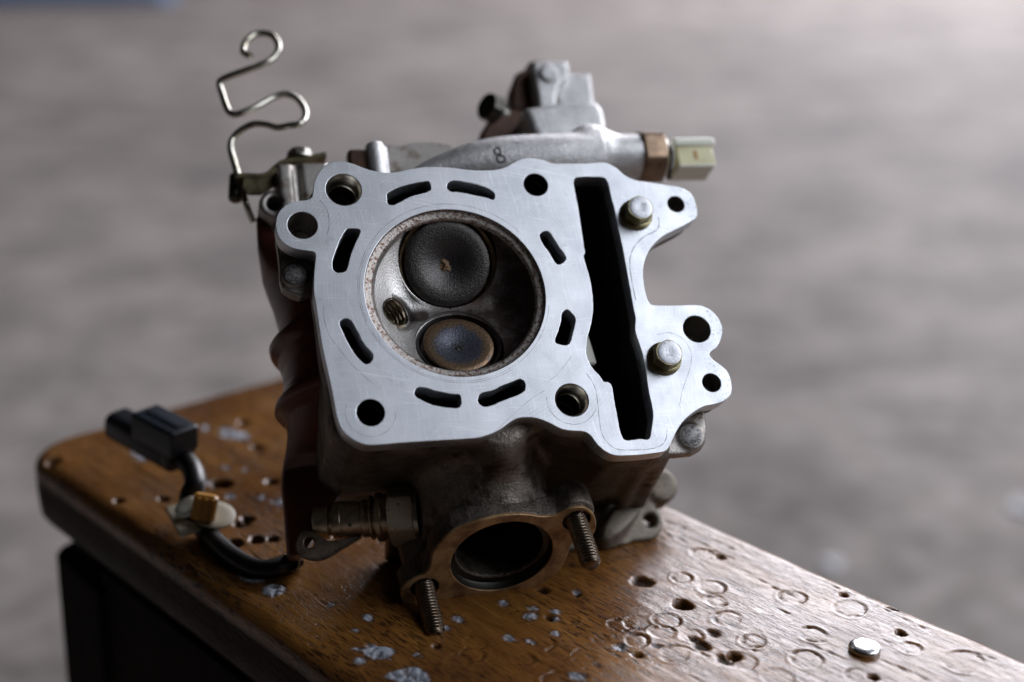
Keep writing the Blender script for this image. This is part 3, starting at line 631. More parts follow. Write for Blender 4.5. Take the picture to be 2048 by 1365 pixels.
fr3 = (np.array([0, 0, 1.0]), np.array([1.0, 0, 0]), np.array([0, 1.0, 0]))
iv = valve('intake_valve', ci, ni, RI, M['intake'], M['seat_brown'],
    [(RI - 3, -3.2), (RI - .2, -1.2), (RI, -.9), (RI, -.22), (RI - .22, 0), (11.8, .0)] + [(10.8 * (1 - k / 16) + .03, -2.7 * (.5 - .5 * math.cos(math.pi * k / 16))) for k in range(17)],
    [(RI + 1.9, .9), (RI + 1.8, .5), (RI + 1.5, .25), (RI + 1.1, -.05), (RI + .75, -.9), (RI + .35, -1.3), (RI + .3, -3.2)])
ev = valve('exhaust_valve', ce, ne, RE, M['exhaust'], M['soot_ring'],
    [(RE - 3, -3.0), (RE - .2, -1.2), (RE, -.9), (RE, -.3), (RE - .3, 0), (9.6, .0)] + [(8.8 * (1 - k / 14) + .03, -1.25 * (.5 - .5 * math.cos(math.pi * k / 14))) for k in range(15)],
    [(RE + 2.4, .8), (RE + 2.2, .4), (RE + 1.7, .1), (RE + 1.2, -.35), (RE + 1.0, -1.2), (RE + .5, -1.7), (RE + .4, -3.2)])
def blob(c, r, hgt, seed, n=26):
    V = []; Fc = []; rs = np.random.RandomState(seed).rand(6) * 6
    for k in range(9):
        for i in range(n):
            t = 2 * math.pi * i / n; q = k / 8; rr2 = r * math.cos(q * math.pi / 2) * (1 + .16 * math.sin(3 * t + rs[0]) + .12 * math.sin(5 * t + rs[1]) + .08 * math.sin(9 * t + rs[2]))
            V.append((c[0] + rr2 * math.cos(t), c[1] + rr2 * math.sin(t), c[2] + hgt * math.sin(q * math.pi / 2) * (1 + .35 * math.sin(2 * t + rs[3] + q * 3) + .25 * math.sin(7 * t + rs[4] + 4 * q))))
    for k in range(8):
        for i in range(n): j = (i + 1) % n; Fc.append((k * n + i, k * n + j, (k + 1) * n + j, (k + 1) * n + i))
    return V, Fc
v, f_ = blob((-.6, -.6, -2.75), 2.2, .75, 3); obj('carbon_crust', v, f_, M['crust'], iv, 60)
bb = MB()
for i in range(16): bb.add(*blob((rnd.uniform(-2.2, 2.2), rnd.uniform(-1.4, 1.4), -1.2), rnd.uniform(.25, .6), .16, i, 10))
tag(bb.build('carbon_specks', M['soot_ring'], ev, 60), kind='stuff')

# ---- deck bolts
def flange_bolt(base, n, name='flange_bolt', s=1.0, mat=None, top=None):
    e = empty(name, head)
    v, f_ = lathe(base, n, [(5.6 * s, 0), (5.75 * s, .35), (5.6 * s, .9), (4.9 * s, 1.3), (4.4 * s, 1.5)], 48); obj('flange', v, f_, mat or M['yellow_zinc'], e, 40)
    v, f_ = lathe(base, n, [(5, 1.2 * s), (5, 4.9 * s), (4.35 * s, 5.5 * s)], 48, hexap=[4.25 * s] * 3, hexrot=.35); obj('hex', v, f_, mat or M['yellow_zinc'], e, 30)
    v, f_ = lathe(base, n, [(4.15 * s, 5.35 * s), (4.05 * s, 5.6 * s), (3.3 * s, 5.85 * s), (1.5 * s, 5.7 * s), (.03, 5.6 * s)], 36); obj('bolt_top', v, f_, top or M['zinc_top'], e, 40)
    return e
for px, py in ((1271.5, 431), (1328, 718.5)):
    c = L2(px, py); flange_bolt((*c, .02), (0, 0, 1))

# ---- casting behind the face
skirt_px = None
lugR = [L2(*p, -9) for p in crop([(1240,850),(1250,900),(1258,980),(1264,1060),(1252,1140),(1215,1200),(1150,1238),(1020,1252),(930,1250),(880,1200),(960,900),(1100,800)], K, 1100, 600)]
lugL = [L2(*p, -9) for p in crop([(205,780),(222,880),(235,1000),(240,1120),(260,1190),(330,1235),(410,1262),(480,1230),(560,1150),(580,900),(400,820)], K, 500, 280)]
bossR = L3(*crop([(1140,1090)], K, 1100, 600)[0], -8); bossL = L3(*crop([(365,1085)], K, 500, 280)[0], -8)
def f_lugs(U, V, W):
    a = ext(poly_sdf(lugR, U + 0 * V, V + 0 * U), W, -9, -13, 1.2)
    a = smin(a, cyl(U, V, W, (*bossR[:2], -8.2 + 0), (*bossR[:2], -12), 4.3, .9), 1.6)
    b = ext(poly_sdf(lugL, U + 0 * V, V + 0 * U), W, -9, -14, 1.0)
    b = smin(b, cyl(U, V, W, (*bossL[:2], -7.6), (*bossL[:2], -12), 4.2, .7), 1.0)
    return np.minimum(a, b)
def two(fun, name, mat, parts):
    for lo, hi, h, nm in parts:
        V, Q = surface_net(fun, lo, hi, h); obj(nm, V, Q, mat, head, 180)
lo_hi = lambda P, m: ((min(p[0] for p in P) - m, min(p[1] for p in P) - m), (max(p[0] for p in P) + m, max(p[1] for p in P) + m))
for P in (lugR, lugL):
    a, b = lo_hi(P, 3); two(f_lugs, '', M['mid_cast'], [((*a, -16), (*b, -5), .4, 'mounting_lug')])
for bs in (bossR, bossL):
    v, f_ = lathe((*bs[:2], -8.2 if bs is bossR else -7.6), (0, 0, 1), [(3.6, -.5), (3.6, .12), (3.3, .3), (.03, .3)], 32); obj('ejector_mark', v, f_, M['mark'], head, 40)

core = [(-43.5,-43),(-38,-49),(-20,-49.5),(16,-49),(24,-46),(30,-49),(38,-53),(44,-58),(60,-58),(66,-50),(62,-42),(59.5,-20),(58.5,5),(59.5,24),(63,38),(57,50),(40,51),(20,48),(-10,45),(-30,46),(-42,40),(-44,10)]
fc = atz(1008, 1106, 440.5); nf = -Y_ @ np.column_stack([X_, Y_, N_]) * 0 + np.array([0, -math.cos(math.radians(26)), math.sin(math.radians(26))])
cf = 1 / 3.413
fl_px = [(780 + a * cf, 900 + b * cf) for a, b in [(70,985),(90,940),(150,895),(230,855),(270,810),(290,720),(340,640),(430,560),(540,510),(700,465),(830,445),(950,447),(1050,460),(1150,447),(1230,405),(1320,395),(1380,430),(1405,480),(1405,540),(1370,595),(1250,640),(1220,700),(1180,790),(1120,860),(1000,930),(880,975),(740,1000),(600,1005),(470,1003),(380,1030),(300,1075),(180,1090),(95,1050)]]
fy = np.cross(nf, np.array([1.0, 0, 0])); fx = np.cross(fy, nf)
def on_fl(px, py, off=0.0):
    d = atz(px, py, 1000) - CAM_L; t = ((fc + nf * off - CAM_L) @ nf) / (d @ nf); P = CAM_L + d * t - fc; return (float(P @ fx), float(P @ fy))
def fl3(q): return fc + fx * q[0] + fy * q[1] + nf * q[2]
s1, s2 = on_fl(1153, 1042), on_fl(849, 1176); e3 = lambda q, z: fl3((q[0], q[1], z))
def f_body(U, V, W):
    o2 = poly_sdf(OUTL, U + 0 * V, V + 0 * U); skirt = ext(o2 + .7, W, -5.5, -13, .8)
    c2 = poly_sdf(core, U - .2 * np.clip(-W - 8, 0, 55) * np.clip((U - 45) / 8, 0, 1) * np.clip((V + 40) / 10, 0, 1), V + 0 * U + 0 * W)
    b = ext(c2 + .3, W, -6, -70, 2.5)
    d = smin(skirt, b, 3.0)
    # exhaust runner
    d = smin(d, capsule(U, V, W, (6, -40, -36), tuple(fc - nf * 13), 22, 19.0), 6)
    d = smin(d, cyl(U, V, W, tuple(e3(s1, -2)), tuple(e3(s1, -12)), 6.8, 1.5), 4)
    d = smin(d, cyl(U, V, W, tuple(e3(s2, -3)), tuple(e3(s2, -22)), 5.5, 1.5), 5)
    d = np.maximum(d, ((U - fc[0]) * nf[0] + (V - fc[1]) * nf[1] + (W - fc[2]) * nf[2]) + 1.2) * 1.0 if False else smax(d, np.where(W < -10, ((U - fc[0]) * nf[0] + (V - fc[1]) * nf[1] + (W - fc[2]) * nf[2]) + 1.2, -50) + 0 * d, .5)
    # boss that takes the hexagon sensor, and the ribs under the face
    hx = atz(842, 1026, 455); d = smin(d, cyl(U, V, W, tuple(hx), tuple(hx + np.array([26, -3, 4])), 9.6, 1.5), 5)
    d = smin(d, capsule(U, V, W, L3(1290, 905, -12), L3(1245, 1005, -58), 2.6), 3)
    d = smin(d, capsule(U, V, W, L3(1322, 905, -12), L3(1275, 1000, -60), 3.4), 3)
    d = smin(d, capsule(U, V, W, L3(890, 930, -22), L3(905, 985, -24), 1.0), 1.2)
    d = smin(d, capsule(U, V, W, L3(905, 985, -24), L3(938, 1046, -27), 1.1), 1.5)
    d = smin(d, capsule(U, V, W, L3(1000, 900, -12), L3(1020, 935, -30), 6.0), 7)
    # cavities
    d = np.maximum(d, -ext(np.sqrt(U ** 2 + V ** 2) - 30.2 + 0 * W, W, 5, -19))
    for c, r in HB.values(): d = np.maximum(d, -(np.sqrt((U - c[0]) ** 2 + (V - c[1]) ** 2) - r - .4 + 0 * W)) if False else np.maximum(d, -np.maximum(np.sqrt((U - c[0]) ** 2 + (V - c[1]) ** 2) - r - .5, -12.5 - W if r < 5.1 and c[0] > 50 else -45 - W))
    d = np.maximum(d, -ext(SL2, W, 5, -50)); d = np.maximum(d, -ext(CH2, W, 5, -62))
    pr = capsule(U, V, W, tuple(fc + nf * 6), tuple(fc - nf * 26), 15.2); d = smax(d, -pr, 1)
    ea, eb = pc - pa * 1, pc - pa * 16; d = np.maximum(d, -cyl(U, V, W, tuple(ea), tuple(eb), 6.2))
    d = np.maximum(d, bench_clip(U, V, W))
    return d
lo, hi, h = (-62, -96, -73), (98, 58, -4), .85
gu = (lo[0] + h * np.arange(int((hi[0] - lo[0]) / h) + 1, dtype=np.float32))[:, None, None]; gv = (lo[1] + h * np.arange(int((hi[1] - lo[1]) / h) + 1, dtype=np.float32))[None, :, None]
SL2 = np.minimum.reduce([poly_sdf(s[::2], gu + 0 * gv, gv + 0 * gu) for s in slotsL]) - .3; CH2 = poly_sdf(chainL[::2], gu + 0 * gv, gv + 0 * gu) - .3
Vb, Qb = surface_net(f_body, lo, hi, h); body = obj('casting_body', Vb, Qb, M['dark_cast'], head, 180); print('body', len(Vb))
body.data.materials.append(M['black_in'])      # inside of chain tunnel and water jacket: oil, plus recess shade painted black
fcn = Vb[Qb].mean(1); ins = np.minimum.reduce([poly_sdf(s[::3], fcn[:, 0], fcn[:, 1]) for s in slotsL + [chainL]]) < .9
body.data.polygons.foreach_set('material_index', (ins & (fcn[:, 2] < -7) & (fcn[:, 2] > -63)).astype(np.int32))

c = L3(1170, 700, -14); v, f_ = box(c, 2.0, 6.0, 2.0, (1, .12, 0), (-.12, 1, 0), bev=.6); obj('guide_rib', v, f_, M['ivory_cap'], head, 30)  # added pale piece, stands in for light seen through the tunnel

# ---- exhaust port flange
flo = [on_fl(*p) for p in fl_px]; ports = [on_fl(780 + a * cf, 900 + b * cf) for a, b in [(383,760),(430,690),(540,600),(700,530),(850,508),(980,530),(1080,590),(1120,660),(1110,740),(1050,820),(930,890),(760,940),(620,945),(490,915),(400,850)]]
pcn = np.mean(ports, 0); pr_ = float(np.mean([np.hypot(*(np.array(p) - pcn)) for p in ports])); print('port', pcn, pr_, [round(float(np.hypot(*(np.array(p) - pcn))), 1) for p in ports])
s1, s2 = on_fl(1153, 1042), on_fl(849, 1176)
def f_fl(U, V, W):
    d = ext(poly_sdf(flo, U + 0 * V, V + 0 * U) + .2, W, -.6, -9.0, .6)
    d = smin(d, np.sqrt((U - pcn[0]) ** 2 + (V - pcn[1]) ** 2) - 17.5 + np.maximum(0, W + 9) * 40, 3) if False else d
    d = np.maximum(d, -(np.sqrt((U - pcn[0]) ** 2 + (V - pcn[1]) ** 2) - pr_ - .2 + 0 * W))
    for q in (s1, s2): d = np.maximum(d, -(np.sqrt((U - q[0]) ** 2 + (V - q[1]) ** 2) - 4.9 + 0 * W))
    return d
a, b = lo_hi(flo, 2); Vf, Qf = surface_net(f_fl, (*a, -11), (*b, 1.5), .5)
Vf = np.array([fl3(q) for q in Vf]); obj('flange_rim', Vf, Qf if np.dot(np.cross(fx, fy), nf) > 0 else Qf[:, ::-1], M['dark_cast'], head, 180)
ff = plate('exhaust_flange', [[tuple(p) for p in closed_spline(flo, 4)], circ(pcn, pr_, 90), circ(s1, 4.6, 36), circ(s2, 4.6, 36)], 0, -1.2, M['flange'], head, .35, to3=fl3)
e3 = lambda q, z: fl3((q[0], q[1], z))
v, f_ = lathe(e3(pcn, 0), nf, [(pr_ - .02, -.3), (pr_ - .05, -3.0), (pr_ - .2, -3.2), (pr_ - 2.3, -3.3), (pr_ - 2.5, -3.8), (pr_ - 2.9, -26)], 90, caps=False); obj('exhaust_port', v, [q[::-1] for q in f_], M['dark_steel'], head, 40)
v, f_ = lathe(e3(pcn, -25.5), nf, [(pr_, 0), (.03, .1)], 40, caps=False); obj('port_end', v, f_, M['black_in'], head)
for (s, tip) in ((s1, (1172, 1128)), (s2, (870, 1259))):
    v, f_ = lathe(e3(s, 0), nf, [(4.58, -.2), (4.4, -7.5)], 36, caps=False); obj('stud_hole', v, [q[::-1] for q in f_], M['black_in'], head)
    v, f_ = thread(e3(s, -6.5), nf, 3.45, 25.0 if s is s1 else 26.0, 1.2, .55, 34); obj('threaded_stud', v, f_, M['stud'], head, 60)

# ---- rear cover flange that rests on the bench
W0 = -64
rear = [L2(*p, W0) for p in crop([(-1300,1160),(-600,1200),(300,1165),(600,1128),(760,1105),(850,1040),(905,960),(918,890),(880,800),(835,760),(880,745),(930,735),(965,700),(975,650),(965,560),(930,490),(850,500),(700,420),(300,300),(-1300,300)], K, 1100, 820)]
rh = L2(*crop([(805,885)], K, 1100, 820)[0], W0)
print('rear', rear[3:8], 'min z', min(O_[2] + a * X_[2] + b * Y_[2] + W0 * N_[2] - BENCH_Z for a, b in rear))
def f_rear(U, V, W):
    d = ext(poly_sdf(rear, U + 0 * V, V + 0 * U), W, W0, W0 - 10, 1.1)
    d = smin(d, cyl(U, V, W, (*L2(*crop([(900, 610)], K, 1100, 820)[0], W0), W0 + 1), (*L2(*crop([(900, 610)], K, 1100, 820)[0], W0), W0 - 10), 6.0, 1.1), 2)
    d = smin(d, capsule(U, V, W, L3(1262, 1010, -60), L3(1210, 1075, W0 + 1), 4), 4)
    d = np.maximum(d, -cyl(U, V, W, (*rh, W0 + 5), (*rh, W0 - 12), 2.5))
    return np.maximum(d, bench_clip(U, V, W, .05))
V, Q = surface_net(f_rear, (-60, -82, W0 - 12), (98, -20, W0 + 6), .8); obj('rear_flange', V, Q, M['tan_cast'], head, 180)

# ---- dark red side of the casting, with its two ribs
sil = [(410,520),(440,512),(500,515),(560,525),(610,545),(650,557),(678,560),(688,545),(697,538),(708,541),(722,556),(745,565),(780,568),(800,560),(812,550),(825,549),(834,558),(845,572),(870,575),(900,572),(925,567),(950,563),(980,562),(1040,568),(1090,572),(1140,576)]
WS = -44
wy = lambda y: float(np.interp(y, [820, 940], [WS, -61]))
sl = np.array([(*L2(x, y, wy(y)), wy(y)) for y, x in sil]); o_ = np.argsort(sl[:, 1]); SV, SU, SWc = sl[o_, 1], sl[o_, 0], sl[o_, 2]
def f_side(U, V, W):
    ul = np.interp(np.asarray(V).ravel(), SV, SU).reshape(np.shape(V)).astype(np.float32); c0 = -36.0; a = c0 - ul
    wc = np.interp(np.asarray(V).ravel(), SV, SWc).reshape(np.shape(V)).astype(np.float32); bw = (np.interp(wc, [-61, WS], [8.5, 26.0]) * np.clip((50 - V) / 26, .25, 1)).astype(np.float32)
    q = np.sqrt(((U - c0) / a) ** 2 + ((W - wc) / bw) ** 2) - 1
    d = q * np.minimum(a, bw) * .8
    d = np.maximum(np.maximum(d, V - SV[-1] + .6), U + 30)
    d = np.maximum(d, np.where(V < -40, U + 30 + (-40 - V) * .75, -50))
    return np.maximum(np.maximum(d, -66.5 - V), bench_clip(U, V, W, .4))
V, Q = surface_net(f_side, (-66, -84, -72), (-16, 52, -15), .55); obj('painted_side_casting', V, Q, M['red_paint'], head, 180)
ear = L3(549.8, 407, -36)
def f_ear(U, V, W):
    d = cyl(U, V, W, (*ear[:2], -36), (*ear[:2], -52), 5.4, 1.0); d = smin(d, capsule(U, V, W, (ear[0] + 3, ear[1] - 8, -42), (ear[0] + 12, ear[1] - 10, -46), 5), 4)
    d = smin(d, ext(np.maximum(np.abs(U - L2(612, 395, -34)[0]) - 9, np.abs(V - L2(612, 375, -34)[1]) - 10) + 0 * W, W, -34, -56, 1.5), 2)
    gx = L2(597, 380, -34)[0]; d = smax(d, -capsule(U, V, W, (gx, 90, -34), (gx, 40, -34), 1.8), .8)
    return np.maximum(d, -cyl(U, V, W, (*ear[:2], -20), (*ear[:2], -50), 2.9))
a = np.array([ear[0] - 8, ear[1] - 20, -60]); V, Q = surface_net(f_ear, tuple(a), (a[0] + 44, a[1] + 44, -30), .6); obj('corner_boss', V, Q, M['mid_cast'], head, 180)

# ---- coolant casting above the face
WP = -22
def Pp(px, py, w=WP): return tuple(L3(px, py, w))
def CB(x, y, w): px, py = 1000 + x / 4.452, 100 + y / 4.452; return L3(px, py, w)
def C2(P, w): return [tuple(CB(x, y, w)[:2]) for x, y in P]
pth = [(785, 372, 2.0), (815, 362, 3.0), (850, 350, 4.6), (900, 338, 6.6), (950, 330, 8.2), (1010, 326, 9.4), (1080, 324, 9.8), (1140, 322, 9.8), (1200, 316, 9.0)]
PTH = np.array(spline([(*Pp(x, y), r) for x, y, r in pth], 6))
def f_pipe(U, V, W):
    fi = lambda k: np.interp(np.asarray(U).ravel(), PTH[:, 0], PTH[:, k]).reshape(np.shape(U)).astype(np.float32)
    d = np.maximum(np.sqrt((V - fi(1)) ** 2 + (W - fi(2)) ** 2) - fi(3), np.abs(U - (PTH[0, 0] + PTH[-1, 0]) / 2) - (PTH[-1, 0] - PTH[0, 0]) / 2)
    d = smin(d, cyl(U, V, W, tuple(CB(700, 955, -27)), tuple(CB(1245, 955, -27)), 8.3, .8), 5)      # sensor boss
    d = smin(d, capsule(U, V, W, tuple(CB(790, 850, -24)), tuple(CB(830, 870, -26)), 7.5), 4)
    sh = ext(poly_sdf(C2([(180,590),(360,560),(520,520),(700,510),(830,530),(885,600),(912,740),(900,900),(700,950),(300,900)], -38), U + 0 * V, V + 0 * U), W, -32, -52, 2.5); d = smin(d, sh, 5)
    return d
def f_tower(U, V, W):
    Z2 = U + 0 * V; Y2 = V + 0 * U
    p = ext(poly_sdf(C2([(285,98),(600,98),(622,190),(600,250),(540,310),(505,400),(510,500),(540,600),(360,620),(335,400)], -40), Z2, Y2), W, -40, -56, 1.3)
    q = ext(poly_sdf(C2([(500,200),(810,205),(822,300),(838,420),(850,560),(540,540),(500,420)], -45), Z2, Y2), W, -45, -58, 1.6)
    s = ext(poly_sdf(C2([(500,500),(820,520),(885,600),(912,745),(500,760)], -41), Z2, Y2), W, -41, -58, 2.0)
    bc = CB(440, 200, -38.6); b = cyl(U, V, W, tuple(bc), (bc[0], bc[1], -44), 3.7, .7)
    d = smin(smin(p, q, .7), s, 1.5); return smin(d, b, .5)
def f_dark(U, V, W):
    Z2 = U + 0 * V; Y2 = V + 0 * U
    a = ext(poly_sdf(C2([(310,110),(250,130),(215,190),(130,235),(105,300),(92,380),(95,560),(200,600),(420,600),(420,120)], -50), Z2, Y2), W, -48, -60, 1.2)
    b = ext(poly_sdf(C2([(-190,780),(-100,640),(60,560),(200,570),(360,640),(385,700),(360,790),(300,900),(-190,900)], -50), Z2, Y2), W, -46, -58, 1.5)
    return smin(a, b, 1.5)
a, b = Pp(760, 420), CB(1300, 400, -45)
lo = (a[0] - 3, a[1] - 10, -62); hi = (b[0] + 12, b[1] + 14, -8)
V, Q = surface_net(f_pipe, lo, (hi[0], L2(1000, 225, -40)[1], -8), .7); obj('coolant_passage', V, Q, M['bright_cast'], head, 180)
t0, t1 = CB(60, 800, -44), CB(960, 60, -44)
V, Q = surface_net(f_tower, (t0[0], t0[1] - 4, -62), (t1[0] + 3, t1[1] + 6, -34), .5); obj('thermostat_housing', V, Q, M['bright_cast'], head, 180)
t0, t1 = CB(-240, 930, -50), CB(480, 60, -50)
V, Q = surface_net(f_dark, (t0[0], t0[1], -64), (t1[0], t1[1], -42), .6); obj('housing_flange', V, Q, M['brown'], head, 180)
# raised figure 8 on the passage
mb = MB(); g8 = []
for (cx_, cy_, rx, ry) in ((995.5, 303, 6.5, 6.6), (1002, 318, 8.0, 7.2)):
    P = []
    for i in range(33):
        t = 2 * math.pi * i / 32; x = cx_ + rx * math.cos(t) * .98 + 2.5 * math.sin(t) * .3; y = cy_ + ry * math.sin(t)
        h_ = hit(f_pipe, x, y, 440, 520); 
        if h_ is not None: P.append(h_ + nrm(f_pipe, h_) * .05)
    if len(P) > 20: mb.add(*tube(P, .30, 8, smoothpath=False))
mb.build('raised_figure', M['dark_steel'], head, 60)
# smaller castings behind the top edge
c = L3(752, 330, -30)
v, f_ = lathe(L3(757, 360, -28), (0, 1, 0), [(3.3, 0), (3.3, 13), (2.9, 13.8), (.03, 14)], 32); obj('dowel_boss', v, f_, M['bright_cast'], head, 40)
v, f_ = lathe(L3(772, 360, -28), (0, 1, 0), [(1.7, 0), (1.7, 12.5), (1.2, 13.0), (.03, 13.1)], 24); obj('dowel_boss', v, f_, M['bright_cast'], head, 40)
plate('gasket_wall', [[L2(*p, -33) for p in [(700,345),(722,318),(735,292),(760,288),(800,292),(822,285),(860,283),(905,290),(905,350),(860,380),(700,380)]]], -33, -45, M['mid_cast'], head, .5)
v, f_ = box(L3(726, 345, -31), 5, 8, 3, bev=1); obj('side_rib', v, f_, M['brown'], head, 30)
# breather bolt left of the tower
ax = np.array([-.75, .1, .5]); ax /= np.linalg.norm(ax); bp = L3(1003, 228, -48)
bt = empty('breather_bolt', head)
v, f_ = lathe(bp, ax, [(3.4, -6), (3.4, 2.2), (4.6, 2.4), (4.8, 3.2), (4.6, 3.6)], 30); obj('shank', v, f_, M['zinc'], bt, 40)
v, f_ = lathe(bp, ax, [(6, 3.6), (6, 7.2), (5.1, 8.0), (.03, 8.1)], 48, hexap=[5.0, 5.0, 5.0, None]); obj('hex', v, f_, M['dark_steel'], bt, 30)

def tview(p, ax):   # rotation of the hexagon round its axis, as it was tightened
    _, a, b = frame(ax); v = CAM_L - p; return math.atan2(v @ b, v @ a)
# ---- temperature sensor with ivory connector
sn = empty('temperature_sensor', head)
sx = np.array([1.0, -.02, 0]); s0 = CB(1225, 955, -27); mm = (F_ @ (CAM - CAM + 0)) if False else None
kk = 505 / F_PX / 4.452 
v, f_ = lathe(s0, sx, [(8.0, -1), (8.6, .2), (10.2, .6), (10.2, 7.8), (9.3, 8.6), (9, 8.7)], 60, hexap=[None, 8.9, 9.1, 9.1, 8.8, 8.6], hexrot=tview(s0, sx) + .03); obj('hex', v, f_, M['bronze'], sn, 30)
v, f_ = lathe(s0, sx, [(8.6, 8.2), (8.4, 8.9), (7.9, 9.6), (6.4, 10.4), (6.0, 10.6)], 48); obj('crimp', v, f_, M['zinc'], sn, 50)
v, f_ = lathe(s0, sx, [(5.4, 10.2), (5.2, 11.5), (3.8, 12.0), (3.8, 16)], 30); obj('neck', v, f_, M['ivory_cap'], sn, 40)
v, f_ = tube([CB(1500, 830, -21), CB(1530, 900, -19), CB(1535, 1000, -18.5), CB(1515, 1080, -19), CB(1500, 1145, -22)], .9, 10); obj('retaining_clip', v, f_, M['dark_steel'], sn, 60)
cb = CB(1695, 975, -27)
v, f_ = box(cb + np.array([.0, -1.0, 0]), 7.2, 4.7, 5.2, bev=.5); obj('connector_body', v, f_, M['ivory'], sn, 30)
v, f_ = box(cb + np.array([.3, 4.0, 0.4]), 8.0, 1.6, 5.8, bev=.5); obj('connector_lid', v, f_, M['ivory_cap'], sn, 30)
v, f_ = box(cb + np.array([-.2, 5.9, .2]), 7.2, .5, 4.6, bev=.2); obj('latch_rib', v, f_, M['ivory_cap'], sn, 30)
v, f_ = box(cb + np.array([.0, -1.2, 5.1]), .7, 1.7, .3, bev=.12); obj('keyway', v, f_, M['amber'], sn, 30)
v, f_ = box(cb + np.array([-.4, -5.6, .2]), 7.0, .5, 5.4, bev=.2); obj('lower_rib', v, f_, M['ivory_cap'], sn, 30)

# ---- knurled sleeve and hexagon on the lower left
bs = empty('banjo_sensor', head)
h0 = atz(838, 1028, 455); h1 = atz(629, 1046, 457); ba = (h1 - h0); BL = np.linalg.norm(ba); ba /= BL; u_ = BL / 850.0
X0 = lambda x: (1200 - x) * u_
def bprof(rows): return [(r * .0414, X0(x)) for x, r in rows]
v, f_ = lathe(h0, ba, bprof([(1215, 150), (1212, 228), (1180, 232), (1178, 205)]), 60, caps=True); obj('washer', v, f_, M['zinc'], bs, 40)
v, f_ = lathe(h0, ba, bprof([(1176, 225), (1168, 252), (990, 252), (972, 228), (970, 180)]), 72, hexap=[9.0] * 5, hexrot=tview(h0, ba) - math.pi / 6 + .07); obj('hex', v, f_, M['hex_nickel'], bs, 30)
v, f_ = lathe(h0, ba, bprof([(1000, 150), (985, 178), (912, 180), (906, 196), (868, 196), (862, 158), (842, 152), (832, 176), (815, 176), (806, 150), (800, 152), (752, 155), (745, 143), (700, 146), (600, 152), (584, 150), (578, 156), (516, 154), (508, 122), (484, 118), (478, 140), (365, 142), (356, 132), (352, 100)]), 60); obj('sleeve', v, f_, M['barrel'], bs, 25)
pn = atz(700, 1049, 455); dpp = CAM_L - pn; dpp /= np.linalg.norm(dpp); pax = pn + dpp * 5.3
v, f_ = lathe(pn + dpp * 3.5, dpp, [(.85, 0), (.85, 1.2), (.6, 1.5), (.03, 1.55)], 16); obj('pin', v, f_, M['zinc'], bs, 40)
# ring terminal bent under the sleeve
def C5(x, y): return (540 + x / 4.015, 860 + y / 4.015)
WT = -52
tl = [L2(*C5(*p), WT) for p in [(262,812),(330,812),(400,850),(480,890),(600,872),(700,850),(730,862),(660,905),(560,965),(470,1020),(380,1045),(290,1030),(225,990),(205,930),(222,860)]]
th_ = L2(*C5(315, 905), WT)
plate('ring_terminal', [[tuple(p) for p in closed_spline(tl, 4)], circ(th_, 1.75, 28)], WT, WT - 1.6, M['lug_metal'], bs, .3)
v, f_ = tube([np.array((*q, WT + .2)) for q in [L2(*C5(*p), WT) for p in [(225, 990), (290, 1032), (380, 1046), (470, 1022), (560, 966), (660, 906), (730, 862)]]], .45, 8); obj('folded_lip', v, f_, M['lug_metal'], bs, 60)

# ---- wire guide and its bracket on the upper left
wg = empty('wire_guide', head)
W_ = -44
wp = [(318,222,4),(292,218,3),(268,195,1),(283,140,-1),(330,97,-2),(390,84,-2),(450,100,-1),(485,150,0),(478,205,1),(440,250,2),(370,283,2),(270,318,1),(180,350,0),(128,378,-1),(122,410,-2),(140,470,-2),(165,545,-1),(192,582,0),(235,585,1),(340,545,1),(450,485,0),(530,462,0),(600,487,0),(648,550,1),(652,605,3),(620,645,5),(560,655,4),(480,668,3),(410,650,2),(335,647,1),(262,680,0),(205,735,-1),(190,800,-1),(213,890,-1),(240,985,-1),(270,1090,-2),(300,1180,-4),(330,1250,-7)]
P = [L3(400 + x / 3.103, 40 + y / 3.103, W_ + dz) for x, y, dz in wp]
v, f_ = tube(P, 1.2, 14, 6); obj('rod', v, f_, M['rod'], wg, 60)
def CW(x, y, w=W_): return L3(400 + x / 3.103, 40 + y / 3.103, w)
sp = [CW(*p) for p in [(225, 1000), (300, 998), (370, 1000), (420, 985), (465, 945), (510, 915), (580, 902), (660, 890), (775, 865)]]
mb = MB(); V = []; P2 = spline(sp, 5); m = len(P2)
for i, p in enumerate(P2):
    t = P2[min(i + 1, m - 1)] - P2[max(i - 1, 0)]; t /= np.linalg.norm(t); n = np.array([-t[1], t[0], 0]); n /= np.linalg.norm(n)
    for a_, b_ in ((.8, 4), (.8, -9), (-.8, -9), (-.8, 4)): V.append(p + n * a_ + np.array([0, 0, b_]))
Fc = [(4 * i + k, 4 * i + (k + 1) % 4, 4 * (i + 1) + (k + 1) % 4, 4 * (i + 1) + k) for i in range(m - 1) for k in range(4)] + [(3, 2, 1, 0), (4 * m - 4, 4 * m - 3, 4 * m - 2, 4 * m - 1)]
obj('bracket_strap', V, Fc, M['olive_metal'], wg, 30)
pl = [CW(*p)[:2] for p in [(268, 990), (400, 1000), (460, 955), (540, 920), (545, 1010), (500, 1050), (420, 1075), (380, 1110), (300, 1110), (262, 1070)]]
plate('bracket_web', [[tuple(q) for q in pl]], W_ + 3.6, W_ + 2.2, M['olive_metal'], wg, .2)
c_ = CW(212, 1040, W_ - 4); v, f_ = lathe(c_ + np.array([0, -5.6, 0]), (.12, 1, 0), [(1.6, 0), (2.4, .6), (2.6, 1.4), (2.6, 10), (1.8, 11), (.03, 11.2)], 30); obj('clamp_barrel', v, f_, M['dark_steel'], wg, 40)
c_ = CW(622, 880); v, f_ = lathe(c_, (0.05, 1, 0), [(5.4, 0), (5.4, .8), (4.6, 1.2)], 36); obj('bolt_flange', v, f_, M['zinc'], wg, 40)
